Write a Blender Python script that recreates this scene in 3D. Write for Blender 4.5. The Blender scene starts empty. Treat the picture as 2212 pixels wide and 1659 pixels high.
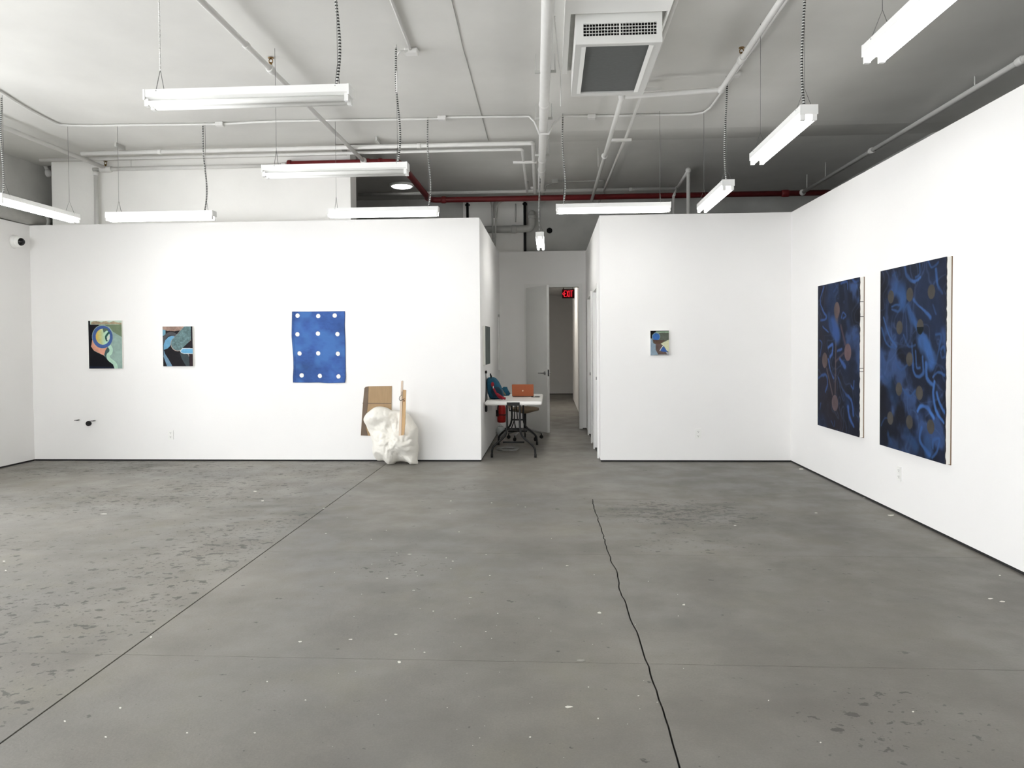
import bpy, math, random
import numpy as np
from mathutils import Vector, noise as mnoise

S = bpy.context.scene
COL = S.collection
random.seed(7)

# ------------------------------------------------------------------ camera
FPX, CX, CY = 1627.08, 1091.96, 786.31
PITCH, YAW, ROLL = map(math.radians, (1.4306, 3.4033, -0.426))
CAM = np.array([0, 0, 1.47])
fw = np.array([-math.sin(YAW)*math.cos(PITCH), math.cos(YAW)*math.cos(PITCH), -math.sin(PITCH)])
_rt = np.array([math.cos(YAW), math.sin(YAW), 0.0])
_up = np.cross(_rt, fw)
r2 = _rt*math.cos(ROLL) + _up*math.sin(ROLL)
u2 = -_rt*math.sin(ROLL) + _up*math.cos(ROLL)
cd = bpy.data.cameras.new('camera')
cam = bpy.data.objects.new('camera', cd)
COL.objects.link(cam)
from mathutils import Matrix
m = Matrix(((r2[0], u2[0], -fw[0], CAM[0]), (r2[1], u2[1], -fw[1], CAM[1]), (r2[2], u2[2], -fw[2], CAM[2]), (0, 0, 0, 1)))
cam.matrix_world = m
cd.sensor_fit = 'HORIZONTAL'
cd.sensor_width = 36
cd.lens = 36*FPX/2212
cd.shift_x = (1106-CX)/2212
cd.shift_y = -(829.5-CY)/2212
cd.clip_start = .05
cd.clip_end = 200
S.camera = cam

def at(u, v, **k):
    """survey helper: world point seen at photo pixel (u,v) on the plane x|y|z = value"""
    d = fw + (u-CX)/FPX*r2 - (v-CY)/FPX*u2
    a, val = list(k.items())[0]
    i = 'xyz'.index(a)
    t = (val-CAM[i])/d[i]
    return Vector(CAM + t*d)

# ------------------------------------------------------------------ world, light, exposure
TUBE_L = 24.0
SKY_L = 17.0
W = bpy.data.worlds.new('overcast')
S.world = W
W.use_nodes = True
W.node_tree.nodes['Background'].inputs[0].default_value = (.96, .98, 1.0, 1)
W.node_tree.nodes['Background'].inputs[1].default_value = SKY_L
S.view_settings.view_transform = 'Standard'
S.view_settings.look = 'None'
S.view_settings.exposure = -0.22
S.view_settings.gamma = 1.0
S.view_settings.use_curve_mapping = False
S.cycles.use_denoising = True
S.cycles.max_bounces = 12
S.cycles.diffuse_bounces = 8

# main dimensions (metres)
XL, XR, YB, ZT = -6.758, 2.96, 9.463, 3.074      # partition faces and top
XC1, XC2 = -0.879, 0.622                          # corridor sides
ZC, ZC2 = 3.95, 4.07                              # ceiling near / far (stepped up)
XOL, XOR, YF, YD = -6.88, 4.75, 13.34, 13.16       # outer walls, far wall, door wall
YN = -3.0                                         # wall behind the photographer
WINS = [(0.2, 1.9), (2.1, 3.8), (4.0, 5.7), (5.9, 6.9)]       # window openings in left wall (y0,y1)
WZ0, WZ1 = .45, 2.85

def portal(loc, rot, sx, sy):
    l = bpy.data.lights.new('daylight_portal', 'AREA')
    l.shape = 'RECTANGLE'; l.size = sx; l.size_y = sy
    l.cycles.is_portal = True
    o = bpy.data.objects.new('daylight_portal', l)
    COL.objects.link(o)
    o.location = loc; o.rotation_euler = rot
FWINS = [(-6.2, -4.4), (-4.2, -2.4)]                # shop windows behind the photographer (x0,x1)
for (a, b) in FWINS:
    portal(((a+b)/2, YN-.06, (WZ0+WZ1)/2), (math.radians(90), 0, math.radians(180)), b-a, WZ1-WZ0)
for (a, b) in WINS:
    portal((XL-.06, (a+b)/2, (WZ0+WZ1)/2), (0, math.radians(-90), 0), WZ1-WZ0, b-a)

# ------------------------------------------------------------------ helpers
def lin(c):
    return tuple(((x/255)/12.92 if x/255 <= .04045 else ((x/255+.055)/1.055)**2.4) for x in c)

MATS = {}
def mat(name, rgb, rough=.6, metal=0, var=0, vscale=6, bump=0, bscale=60, emit=0, spec=.4, stretch=None):
    if name in MATS: return MATS[name]
    M = bpy.data.materials.new(name); M.use_nodes = True
    N = M.node_tree.nodes; L = M.node_tree.links
    b = N['Principled BSDF']
    c = lin(rgb)+(1,)
    b.inputs['Base Color'].default_value = c
    b.inputs['Roughness'].default_value = rough
    b.inputs['Metallic'].default_value = metal
    b.inputs['Specular IOR Level'].default_value = spec
    if emit:
        b.inputs['Emission Color'].default_value = c
        b.inputs['Emission Strength'].default_value = emit
    if var or bump:
        tc = N.new('ShaderNodeNewGeometry')
        src = tc.outputs['Position']
        if stretch:
            mp = N.new('ShaderNodeMapping'); mp.inputs['Scale'].default_value = stretch
            L.new(src, mp.inputs[0]); src = mp.outputs[0]
    if var:
        n = N.new('ShaderNodeTexNoise'); n.inputs['Scale'].default_value = vscale; n.inputs['Detail'].default_value = 5
        L.new(src, n.inputs['Vector'])
        r = N.new('ShaderNodeMapRange'); r.inputs[1].default_value = .3; r.inputs[2].default_value = .7
        r.inputs[3].default_value = 1-var; r.inputs[4].default_value = 1+var
        L.new(n.outputs[0], r.inputs[0])
        mx = N.new('ShaderNodeMix'); mx.data_type = 'RGBA'; mx.blend_type = 'MULTIPLY'; mx.inputs[0].default_value = 1
        mx.inputs[6].default_value = c
        L.new(r.outputs[0], mx.inputs[7]); L.new(mx.outputs[2], b.inputs['Base Color'])
    if bump:
        n2 = N.new('ShaderNodeTexNoise'); n2.inputs['Scale'].default_value = bscale; n2.inputs['Detail'].default_value = 4
        L.new(src, n2.inputs['Vector'])
        bp = N.new('ShaderNodeBump'); bp.inputs['Strength'].default_value = bump; bp.inputs['Distance'].default_value = .01
        L.new(n2.outputs[0], bp.inputs['Height']); L.new(bp.outputs[0], b.inputs['Normal'])
    MATS[name] = M
    return M

def attr_mat(name, rough=.6, bump=.0):
    M = bpy.data.materials.new(name); M.use_nodes = True
    N = M.node_tree.nodes; L = M.node_tree.links
    b = N['Principled BSDF']; b.inputs['Roughness'].default_value = rough
    b.inputs['Specular IOR Level'].default_value = .12
    a = N.new('ShaderNodeAttribute'); a.attribute_name = 'paint'
    L.new(a.outputs['Color'], b.inputs['Base Color'])
    if bump:
        tc = N.new('ShaderNodeNewGeometry')
        n2 = N.new('ShaderNodeTexNoise'); n2.inputs['Scale'].default_value = 90
        L.new(tc.outputs['Position'], n2.inputs['Vector'])
        bp = N.new('ShaderNodeBump'); bp.inputs['Strength'].default_value = bump; bp.inputs['Distance'].default_value = .004
        L.new(n2.outputs[0], bp.inputs['Height']); L.new(bp.outputs[0], b.inputs['Normal'])
    return M

class MB:
    def __init__(s): s.v = []; s.f = []; s.sm = []
    def add(s, vs, fs, smooth=False):
        o = len(s.v); s.v += [tuple(x) for x in vs]
        s.f += [tuple(i+o for i in f) for f in fs]; s.sm += [smooth]*len(fs)
        return s
    def box(s, x0, x1, y0, y1, z0, z1):
        v = [(x, y, z) for z in (z0, z1) for y in (y0, y1) for x in (x0, x1)]
        return s.add(v, [(0, 2, 3, 1), (4, 5, 7, 6), (0, 1, 5, 4), (2, 6, 7, 3), (0, 4, 6, 2), (1, 3, 7, 5)])
    def rbox(s, x0, x1, y0, y1, z0, z1, r=.01):
        """box with chamfered edges"""
        r = min(r, (x1-x0)*.49, (y1-y0)*.49, (z1-z0)*.49)
        vs = []
        lay = [(z0, r), (z0+r, 0), (z1-r, 0), (z1, r)]
        for z, i in lay:
            a, b, c, d = x0+i, x1-i, y0+i, y1-i
            q = r
            vs += [(a+q, c, z), (b-q, c, z), (b, c+q, z), (b, d-q, z), (b-q, d, z), (a+q, d, z), (a, d-q, z), (a, c+q, z)]
        fs = [tuple(range(7, -1, -1)), tuple(range(24, 32))]
        for k in range(3):
            for j in range(8):
                fs.append((k*8+j, k*8+(j+1) % 8, k*8+8+(j+1) % 8, k*8+8+j))
        return s.add(vs, fs)
    def prism(s, poly, ax, a0, a1):
        """extrude 2D polygon along axis ax from a0 to a1; poly gives the two other coords in xyz order"""
        n = len(poly)
        def P(p, a):
            q = list(p); q.insert('xyz'.index(ax), a); return tuple(q)
        vs = [P(p, a0) for p in poly]+[P(p, a1) for p in poly]
        fs = [tuple(range(n-1, -1, -1)), tuple(range(n, 2*n))]+[(i, (i+1) % n, n+(i+1) % n, n+i) for i in range(n)]
        return s.add(vs, fs)
    def tube(s, pts, r, n=10, cap=True, closed=False):
        pts = [Vector(p) for p in pts]
        m_ = len(pts)
        rr = r if isinstance(r, (list, tuple)) else [r]*m_
        up_ = None; vs = []
        for i, p in enumerate(pts):
            if closed: t = (pts[(i+1) % m_]-pts[i-1])
            elif i == 0: t = pts[1]-p
            elif i == m_-1: t = p-pts[-2]
            else: t = (pts[i+1]-p).normalized()+(p-pts[i-1]).normalized()
            if t.length < 1e-9: t = Vector((0, 0, 1))
            t.normalize()
            if up_ is None:
                up_ = Vector((0, 0, 1)) if abs(t.z) < .9 else Vector((1, 0, 0))
            a = t.cross(up_)
            if a.length < 1e-6: a = t.orthogonal()
            a.normalize(); b = a.cross(t).normalized(); up_ = b
            for k in range(n):
                an = 2*math.pi*k/n
                vs.append(p+a*math.cos(an)*rr[i]+b*math.sin(an)*rr[i])
        fs = []
        for i in range(m_ if closed else m_-1):
            j = (i+1) % m_
            for k in range(n):
                fs.append((i*n+k, i*n+(k+1) % n, j*n+(k+1) % n, j*n+k))
        s.add(vs, fs, True)
        if cap and not closed:
            o = len(s.v)-len(vs)
            s.f += [tuple(o+k for k in range(n-1, -1, -1)), tuple(o+(m_-1)*n+k for k in range(n))]; s.sm += [False, False]
        return s
    def cyl(s, p, q, r, n=16, r1=None):
        return s.tube([p, q], [r, r if r1 is None else r1], n)
    def sphere(s, c, rx, ry=None, rz=None, nu=16, nv=10):
        ry = rx if ry is None else ry; rz = rx if rz is None else rz
        vs = [(c[0], c[1], c[2]-rz)]
        for i in range(1, nv):
            a = -math.pi/2+math.pi*i/nv
            for k in range(nu):
                b = 2*math.pi*k/nu
                vs.append((c[0]+rx*math.cos(a)*math.cos(b), c[1]+ry*math.cos(a)*math.sin(b), c[2]+rz*math.sin(a)))
        vs.append((c[0], c[1], c[2]+rz))
        fs = [(0, 1+(k+1) % nu, 1+k) for k in range(nu)]
        for i in range(nv-2):
            for k in range(nu):
                a = 1+i*nu; b = a+nu
                fs.append((a+k, a+(k+1) % nu, b+(k+1) % nu, b+k))
        t = len(vs)-1; a = 1+(nv-2)*nu
        fs += [(a+k, a+(k+1) % nu, t) for k in range(nu)]
        return s.add(vs, fs, True)
    def quadgrid(s, P):
        """P: 2D list of points"""
        h = len(P); w = len(P[0])
        return s.add([p for row in P for p in row],
                     [(j*w+i, j*w+i+1, (j+1)*w+i+1, (j+1)*w+i) for j in range(h-1) for i in range(w-1)], True)
    def build(s, name, material, parent=None):
        me = bpy.data.meshes.new(name)
        v = s.v
        if parent is not None:
            o0 = root_loc(parent); v = [(a-o0[0], b-o0[1], c-o0[2]) for a, b, c in v]
        me.from_pydata(v, [], s.f)
        me.polygons.foreach_set('use_smooth', s.sm)
        if isinstance(material, str): material = MATS[material]
        me.materials.append(material)
        me.update()
        o = bpy.data.objects.new(name, me)
        COL.objects.link(o)
        if parent is not None: o.parent = parent
        return o

ROOT = {}
def root_loc(o):
    p = Vector((0, 0, 0))
    while o is not None:
        p = p+Vector(o.location); o = o.parent
    return p

def thing(name, label, cat, loc=(0, 0, 0), group=None):
    o = bpy.data.objects.new(name, None); o.empty_display_size = .05
    COL.objects.link(o); o.location = loc
    o['label'] = label; o['category'] = cat
    if group: o['group'] = group
    return o
def tag(o, label, cat, group=None):
    o['label'] = label; o['category'] = cat
    if group: o['group'] = group
    return o
def struct(o, label=None):
    o['kind'] = 'structure'
    if label: o['label'] = label
    return o
def bend(pts, r=.06, n=5):
    """round the corners of a polyline"""
    pts = [Vector(p) for p in pts]; out = [pts[0]]
    for i in range(1, len(pts)-1):
        a, b, c = pts[i-1], pts[i], pts[i+1]
        d1 = (a-b); d2 = (c-b)
        k = min(r, d1.length*.45, d2.length*.45)
        p = b+d1.normalized()*k; q = b+d2.normalized()*k
        for j in range(n+1):
            t = j/n; out.append(p*(1-t)**2+b*2*t*(1-t)+q*t*t)
    out.append(pts[-1]); return out
def catmull(pts, n=6):
    pts = [Vector(p) for p in pts]; out = []
    P = [pts[0]]+pts+[pts[-1]]
    for i in range(1, len(P)-2):
        for j in range(n):
            t = j/n; a, b, c, d = P[i-1:i+3]
            out.append(.5*((2*b)+(c-a)*t+(2*a-5*b+4*c-d)*t*t+(3*b-a-3*c+d)*t**3))
    out.append(pts[-1]); return out

# ------------------------------------------------------------------ materials
mat('wall_paint', (238, 237, 236), .65, var=.012, vscale=1.2, bump=.04, bscale=120, spec=.25)
mat('ceiling_paint', (205, 204, 200), .75, var=.065, vscale=1.1, bump=.12, bscale=14, spec=.2)
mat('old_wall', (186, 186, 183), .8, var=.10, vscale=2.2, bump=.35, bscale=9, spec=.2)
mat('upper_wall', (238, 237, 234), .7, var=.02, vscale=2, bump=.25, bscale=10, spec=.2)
mat('pipe_paint', (214, 213, 210), .5, var=.03, vscale=9)
mat('pipe_grey', (176, 176, 172), .55, var=.08, vscale=9)
mat('red_pipe', (104, 28, 30), .45, var=.08, vscale=14)
mat('fixture_white', (238, 238, 236), .4)
mat('tube_on', (255, 254, 250), .3, emit=TUBE_L)
mat('tube_off', (236, 236, 233), .6)
mat('disc_on', (255, 253, 248), .3, emit=7)
mat('black_gap', (38, 38, 38), .9)
mat('black_metal', (12, 12, 13), .5)
mat('steel', (150, 150, 150), .35, metal=.8)
mat('wire', (120, 120, 118), .5, metal=.5)
mat('brass', (130, 100, 52), .35, metal=.8)
mat('plastic_white', (236, 236, 233), .4)
mat('table_white', (233, 232, 228), .45)
mat('slot', (70, 70, 68), .8)
mat('door_paint', (222, 222, 220), .5, var=.01)
mat('trim_paint', (232, 232, 230), .45)
mat('ac_white', (224, 224, 221), .4)
mat('ac_dark', (12, 12, 12), .9)
mat('ac_filter', (84, 86, 85), .8, var=.15, vscale=30, stretch=(1, 14, 1))
mat('canvas_edge', (240, 239, 234), .8, bump=.2, bscale=200)
mat('canvas_back', (118, 92, 70), .8)
mat('plaster', (230, 227, 219), .85, var=.025, vscale=9, bump=.5, bscale=26)
mat('cardboard', (164, 138, 106), .85, var=.06, vscale=7, stretch=(8, 8, 1))
mat('cardboard_dark', (112, 97, 84), .85, var=.10, vscale=9)
mat('wood_raw', (196, 162, 120), .7, var=.07, vscale=5, stretch=(14, 14, 1))
mat('wood_pale', (212, 194, 176), .7, var=.05, vscale=5, stretch=(14, 14, 1))
mat('wood_seat', (120, 104, 84), .5, var=.12, vscale=8)
mat('teal_cloth', (16, 76, 100), .85, var=.15, vscale=25, bump=.3, bscale=150)
mat('teal_dark', (10, 44, 62), .85)
mat('red_cloth', (140, 22, 40), .8)
mat('red_gloss', (168, 28, 26), .3)
mat('copper', (170, 96, 64), .4, metal=.3)
mat('copper_light', (222, 190, 164), .4)
mat('laptop_dark', (40, 38, 38), .5)
mat('rubber', (22, 22, 22), .7)
mat('clear_plastic', (190, 196, 196), .25)
mat('exit_red', (255, 40, 60), .4, emit=1.1)
mat('exit_body', (60, 18, 22), .5)
mat('frame_dark', (56, 58, 60), .5, metal=.5)
mat('seam', (176, 175, 171), .8)
mat('ac_grey', (186, 186, 183), .45)

# armoured cable: alternating light and dark wraps
def stripe_mat(name, c0, c1, freq):
    M = bpy.data.materials.new(name); M.use_nodes = True
    N = M.node_tree.nodes; L = M.node_tree.links; b = N['Principled BSDF']
    g = N.new('ShaderNodeNewGeometry'); sx = N.new('ShaderNodeSeparateXYZ'); L.new(g.outputs['Position'], sx.inputs[0])
    mu = N.new('ShaderNodeMath'); mu.operation = 'MULTIPLY'; mu.inputs[1].default_value = freq; L.new(sx.outputs[2], mu.inputs[0])
    fr = N.new('ShaderNodeMath'); fr.operation = 'FRACT'; L.new(mu.outputs[0], fr.inputs[0])
    gt = N.new('ShaderNodeMath'); gt.operation = 'GREATER_THAN'; gt.inputs[1].default_value = .5; L.new(fr.outputs[0], gt.inputs[0])
    mx = N.new('ShaderNodeMix'); mx.data_type = 'RGBA'; mx.inputs[6].default_value = lin(c0)+(1,); mx.inputs[7].default_value = lin(c1)+(1,)
    L.new(gt.outputs[0], mx.inputs[0]); L.new(mx.outputs[2], b.inputs['Base Color'])
    b.inputs['Roughness'].default_value = .4; b.inputs['Metallic'].default_value = .3
    MATS[name] = M
stripe_mat('armoured', (205, 205, 202), (40, 40, 40), 55)

# window glass: thin clear pane
G = bpy.data.materials.new('window_glass'); G.use_nodes = True
gn = G.node_tree.nodes; gl = G.node_tree.links
gn.remove(gn['Principled BSDF'])
_t = gn.new('ShaderNodeBsdfTransparent'); _g = gn.new('ShaderNodeBsdfGlossy'); _g.inputs['Roughness'].default_value = .02
_m = gn.new('ShaderNodeMixShader'); _m.inputs[0].default_value = .06
gl.new(_t.outputs[0], _m.inputs[1]); gl.new(_g.outputs[0], _m.inputs[2]); gl.new(_m.outputs[0], gn['Material Output'].inputs[0])
MATS['window_glass'] = G

# concrete floor
def floor_mat():
    M = bpy.data.materials.new('concrete'); M.use_nodes = True
    N = M.node_tree.nodes; L = M.node_tree.links; b = N['Principled BSDF']
    g = N.new('ShaderNodeNewGeometry'); P = g.outputs['Position']
    def tex(scale, detail=6, rough=.6, st=None, off=(0, 0, 0)):
        mp = N.new('ShaderNodeMapping'); mp.inputs['Scale'].default_value = st or (1, 1, 1); mp.inputs['Location'].default_value = off
        L.new(P, mp.inputs[0])
        n = N.new('ShaderNodeTexNoise'); n.inputs['Scale'].default_value = scale; n.inputs['Detail'].default_value = detail
        n.inputs['Roughness'].default_value = rough; L.new(mp.outputs[0], n.inputs['Vector']); return n.outputs[0]
    def rng(s, a, b_, c, d, smooth=True):
        r = N.new('ShaderNodeMapRange'); r.interpolation_type = 'SMOOTHSTEP' if smooth else 'LINEAR'
        for i, x in enumerate((a, b_, c, d)): r.inputs[i+1].default_value = x
        L.new(s, r.inputs[0]); return r.outputs[0]
    def op(o, a, c):
        m_ = N.new('ShaderNodeMath'); m_.operation = o
        for i, x in enumerate((a, c)):
            if isinstance(x, (int, float)): m_.inputs[i].default_value = x
            else: L.new(x, m_.inputs[i])
        return m_.outputs[0]
    def mixc(fac, a, c, blend='MIX'):
        m_ = N.new('ShaderNodeMix'); m_.data_type = 'RGBA'; m_.blend_type = blend
        if isinstance(fac, (int, float)): m_.inputs[0].default_value = fac
        else: L.new(fac, m_.inputs[0])
        for i, x in ((6, a), (7, c)):
            if isinstance(x, tuple): m_.inputs[i].default_value = lin(x)+(1,)
            else: L.new(x, m_.inputs[i])
        return m_.outputs[2]
    base = mixc(rng(tex(.8, 7, .62), .32, .68, 0, 1), (115, 112, 106), (136, 132, 125))
    base = mixc(rng(tex(.45, 4, .5, off=(4, 2, 0)), .4, .7, 0, .35), base, (119, 120, 121))      # bluish clouds
    base = mixc(rng(tex(1.7, 5, .6, off=(9, 3, 0)), .5, .75, 0, .45), base, (130, 126, 112))     # ochre clouds
    base = mixc(rng(tex(110, 3, .6), .3, .7, 0, .22), base, (97, 94, 90))                      # fine grain
    sx = N.new('ShaderNodeSeparateXYZ'); L.new(P, sx.inputs[0])
    def blob(x, y, rx, ry):
        a = op('DIVIDE', op('SUBTRACT', sx.outputs[0], x), rx); c = op('DIVIDE', op('SUBTRACT', sx.outputs[1], y), ry)
        d = op('ADD', op('MULTIPLY', a, a), op('MULTIPLY', c, c))
        return rng(d, 0, 1, 1, 0)
    # worn blotches: where the sealer has peeled, mostly on the left slabs and a patch in front of the right partition
    left = rng(sx.outputs[0], -2.12, -2.06, 1, 0)
    zone = op('MULTIPLY', left, rng(tex(.55, 2, .5, off=(1, 7, 0)), .35, .6, .45, 1))
    for bl in [(1.15, 6.6, .95, .75), (1.0, 5.6, .8, .5), (1.3, 3.0, .55, .5), (1.15, 2.4, .5, .3), (-1.05, 4.9, .5, .35), (-.9, 7.7, .5, .3)]:
        zone = op('MAXIMUM', zone, op('MULTIPLY', blob(*bl), 1.35 if bl[3] > .6 else .7))
    zone = op('MAXIMUM', zone, .10)
    spots = tex(13, 4, .55, st=(.8, 1, 1), off=(3, 1, 0))
    th = op('SUBTRACT', .70, op('MULTIPLY', zone, .13))
    mask = rng(op('SUBTRACT', spots, th), 0, .03, 0, 1)
    base = mixc(op('MULTIPLY', mask, .85), base, (76, 74, 70))
    spots2 = tex(30, 3, .5, off=(13, 5, 0))
    th2 = op('SUBTRACT', .72, op('MULTIPLY', zone, .12))
    base = mixc(op('MULTIPLY', rng(op('SUBTRACT', spots2, th2), 0, .03, 0, 1), .7), base, (78, 76, 72))
    # broad dark scuffs
    sc = op('MULTIPLY', rng(tex(2.2, 5, .6, st=(.6, 2.2, 1)), .45, .7, 0, 1), .9)
    area = op('MAXIMUM', blob(-5.6, 8.9, 1.6, .5), op('MAXIMUM', blob(1.1, 6.7, 1.0, .7), blob(-4.2, 3.6, .9, .5)))
    area = op('MAXIMUM', area, op('MULTIPLY', blob(-2.5, 6.6, 1.3, .9), .6))
    base = mixc(op('MULTIPLY', op('MULTIPLY', sc, area), .8), base, (80, 78, 74))
    base = mixc(op('MULTIPLY', rng(op('ADD', sx.outputs[0], op('MULTIPLY', op('SUBTRACT', tex(.7, 3, .5), .5), 1.2)), .2, 1.6, 0, .30), 1), base, (88, 86, 81))   # base colour darkens gradually towards the right, noisy edge
    L.new(base, b.inputs['Base Color'])
    L.new(rng(tex(2.5, 4, .6, off=(2, 2, 0)), .3, .7, .42, .62), b.inputs['Roughness'])
    b.inputs['Specular IOR Level'].default_value = .35
    bp = N.new('ShaderNodeBump'); bp.inputs['Strength'].default_value = .12; bp.inputs['Distance'].default_value = .01
    L.new(tex(40, 4, .6), bp.inputs['Height']); L.new(bp.outputs[0], b.inputs['Normal'])
    return M
MATS['concrete'] = floor_mat()

# ------------------------------------------------------------------ structure
fl = struct(MB().box(XOL-.3, XOR+.3, YN-.3, 23.2, -.25, -.012).build('floor', 'black_gap'), 'grey concrete slab floor')
# concrete slabs cut by joints; the right-hand boundary of the middle row is an open crack
crack_px = [(1270, 1064), (1280, 1078), (1283, 1095), (1290, 1115), (1296, 1135), (1302, 1153), (1310, 1180), (1316, 1198), (1322, 1217), (1332, 1232), (1336, 1252), (1341, 1280), (1352, 1303),
            (1358, 1325), (1366, 1347), (1376, 1365), (1385, 1394), (1394, 1424), (1402, 1440), (1410, 1472), (1423, 1510), (1437, 1550), (1444, 1570), (1453, 1605), (1462, 1635), (1470, 1665)]
crack = [at(u, v, z=0) for u, v in crack_px]
crack = [(p.x, p.y) for p in crack]
_c2 = []
for (xa, ya), (xb, yb) in zip(crack, crack[1:]):
    n_ = max(1, int((ya-yb)/.06))
    for k in range(n_):
        t = k/n_; j = 0 if k == 0 else random.uniform(-.006, .006)
        _c2.append((xa+(xb-xa)*t+j, ya+(yb-ya)*t))
crack = _c2+[crack[-1]]
JX = -2.055
rows = [YN-.1, at(830, 1424, z=0).y, at(900, 1194, z=0).y, at(1100, 1077.5, z=0).y]
yend = crack[0][1]
JY1, JY2, JY3 = rows[1:]
def crack_between(y0, y1):
    """crack vertices with y0<y<y1, from far to near, with interpolated ends"""
    def xi(y):
        for (xa, ya), (xb, yb) in zip(crack, crack[1:]):
            if yb <= y <= ya: return xb+(xa-xb)*(y-yb)/(ya-yb)
        return crack[-1][0]+.02*(crack[-1][1]-y) if y < crack[-1][1] else crack[0][0]
    mid = [(x, y) for x, y in crack if y0+.01 < y < y1-.01]
    return [(xi(y1), y1)]+mid+[(xi(y0), y0)]
g1, g2, gc = .009, .0035, .008
def slab(poly):
    b_ = MB().prism(poly, 'z', -.03, 0)
    o = b_.build('concrete_slab', 'concrete', fl)
    return o
YS = [YN-.1, JY1, JY2, JY3]
for i in range(3):
    y0 = YS[i]+(g2/2 if i else 0); y1 = YS[i+1]-g2/2
    slab([(XOL-.1, y0), (JX-g1/2, y0), (JX-g1/2, y1), (XOL-.1, y1)])
    if i < 2 or True:
        c = crack_between(y0, min(y1, yend) if i == 2 else y1)
        cc = [(x-gc/2, y) for x, y in c]; cr = [(x+gc/2, y) for x, y in c]
        slab([(JX+g1/2, y0), (cc[-1][0], y0)]+cc[::-1][1:-1]+[(cc[0][0], y1), (JX+g1/2, y1)])
        slab([(cr[-1][0], y0), (XR+.1, y0), (XR+.1, y1), (cr[0][0], y1)]+cr[1:-1])
slab([(XOL-.1, JY3+g2/2), (JX-g1/2, JY3+g2/2), (JX-g1/2, YB+.14), (XOL-.1, YB+.14)])
slab([(JX+g1/2, JY3+g2/2), (XR+.1, JY3+g2/2), (XR+.1, YB+.14), (JX+g1/2, YB+.14)])
slab([(XC1-.3, YB+.1401), (XC2+.3, YB+.1401), (XC2+.3, 23.1), (XC1-.3, 23.1)])

# paint and plaster flecks dried on the slabs
flk = MB()
fp = [(862, 1430, 9, 5), (648, 1386, 12, 4), (757, 1381, 9, 3), (1228, 1527, 20, 5), (1145, 1592, 7, 4), (1292, 1552, 5, 4), (1295, 1323, 11, 5), (917, 1409, 5, 3), (1477, 1306, 8, 4), (885, 1197, 10, 1.5), (1763, 1108, 9, 2), (978, 1212, 7, 2),
      (1062, 1086, 5, 1.5), (974, 1082, 5, 1.5), (1225, 1222, 8, 2), (836, 1249, 7, 2), (1050, 1198, 5, 1.5), (552, 1061, 10, 2), (567, 1082, 8, 2), (704, 1152, 6, 1.5), (700, 1098, 8, 1.5), (1254, 1426, 24, 1.5), (326, 1376, 5, 4), (140, 1558, 6, 4), (228, 1592, 6, 4),
      (855, 1370, 8, 3), (894, 1275, 8, 1.5), (1016, 1291, 8, 1.5), (1058, 1243, 5, 2), (936, 1320, 5, 2), (1049, 1364, 5, 2), (1075, 1325, 4, 2), (1379, 1503, 5, 3), (1271, 1484, 4, 2), (1588, 1135, 8, 2), (1870, 1075, 14, 3), (1730, 1013, 16, 3), (1925, 1113, 18, 4),
      (2140, 1293, 12, 3), (2165, 1299, 16, 4), (660, 1512, 5, 3), (260, 1529, 6, 4), (550, 1583, 6, 3), (404, 1583, 6, 4), (577, 1472, 4, 3), (2160, 1243, 6, 3), (1972, 1537, 6, 4), (1773, 1604, 5, 4), (1660, 1513, 4, 3), (225, 1110, 20, 1.5), (9, 1212, 7, 2), (12, 1232, 5, 2)]
for _ in range(60):
    fp.append((random.uniform(700, 1500), random.uniform(1080, 1640), random.uniform(1.5, 3), random.uniform(1, 2)))
for u, v, a, c in fp:
    n = 7; ring = []
    for k in range(n):
        an = 2*math.pi*k/n; q = random.uniform(.6, 1.1)
        p = at(u+a/2*q*math.cos(an), v+c/2*q*math.sin(an), z=.0012); ring.append(p)
    flk.add(ring, [tuple(range(n-1, -1, -1))])
mat('fleck', (222, 220, 212), .8)
fo = flk.build('paint_fleck', 'fleck', fl); fo['kind'] = 'stuff'

# ceiling: nearer part lower, stepped up behind the old beam line
YST = 9.16
cl = struct(MB().box(XOL-.3, 0.0, YN-.3, YST, ZC, ZC+.35).box(0.0, XOR+.3, YN-.3, 8.85, ZC, ZC+.35).box(XOL-.3, -2.62, YST, 9.9, ZC, ZC+.35).prism([(8.85, ZC), (9.75, ZC2), (9.75, ZC+.35), (8.85, ZC+.35)], 'x', 0.0, XOR+.3).build('ceiling', 'ceiling_paint'), 'painted concrete ceiling')
MB().box(-2.62, 0.0, YST, 9.75, ZC2, ZC2+.35).box(-2.62, XOR+.3, 9.75, YF+.3, ZC2, ZC2+.35).box(XOL-.3, -2.62, 9.9, YF+.3, ZC2, ZC2+.35).build('rear_ceiling', 'ceiling_paint', cl)
sm = [at(u, v, z=ZC-.002) for u, v in [(972, -12), (985, 40), (1000, 105), (1017, 165), (1034, 228), (1055, 303)]]
MB().tube(sm, .005, 5).build('ceiling_seam', 'seam', cl)

zb = .022   # shadow gap under the plasterboard
def wall(name, x0, x1, y0, y1, z0, z1, m_='wall_paint', label=None):
    return struct(MB().box(x0, x1, y0, y1, z0, z1).build(name, m_), label)
T = .12
wall('wall_back_left', XL-.02, XC1, YB, YB+T, zb, ZT, label='white partition wall left of the corridor')
wall('wall_back_right', XC2, XR+.02, YB, YB+T, zb, ZT, label='white partition wall right of the corridor')
wall('wall_right', XR, XR+T, YN, YB+.02, zb, ZT, label='long white partition wall on the right')
wall('wall_corridor_left', XC1-T, XC1, YB+T, YD, zb, ZT)
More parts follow.
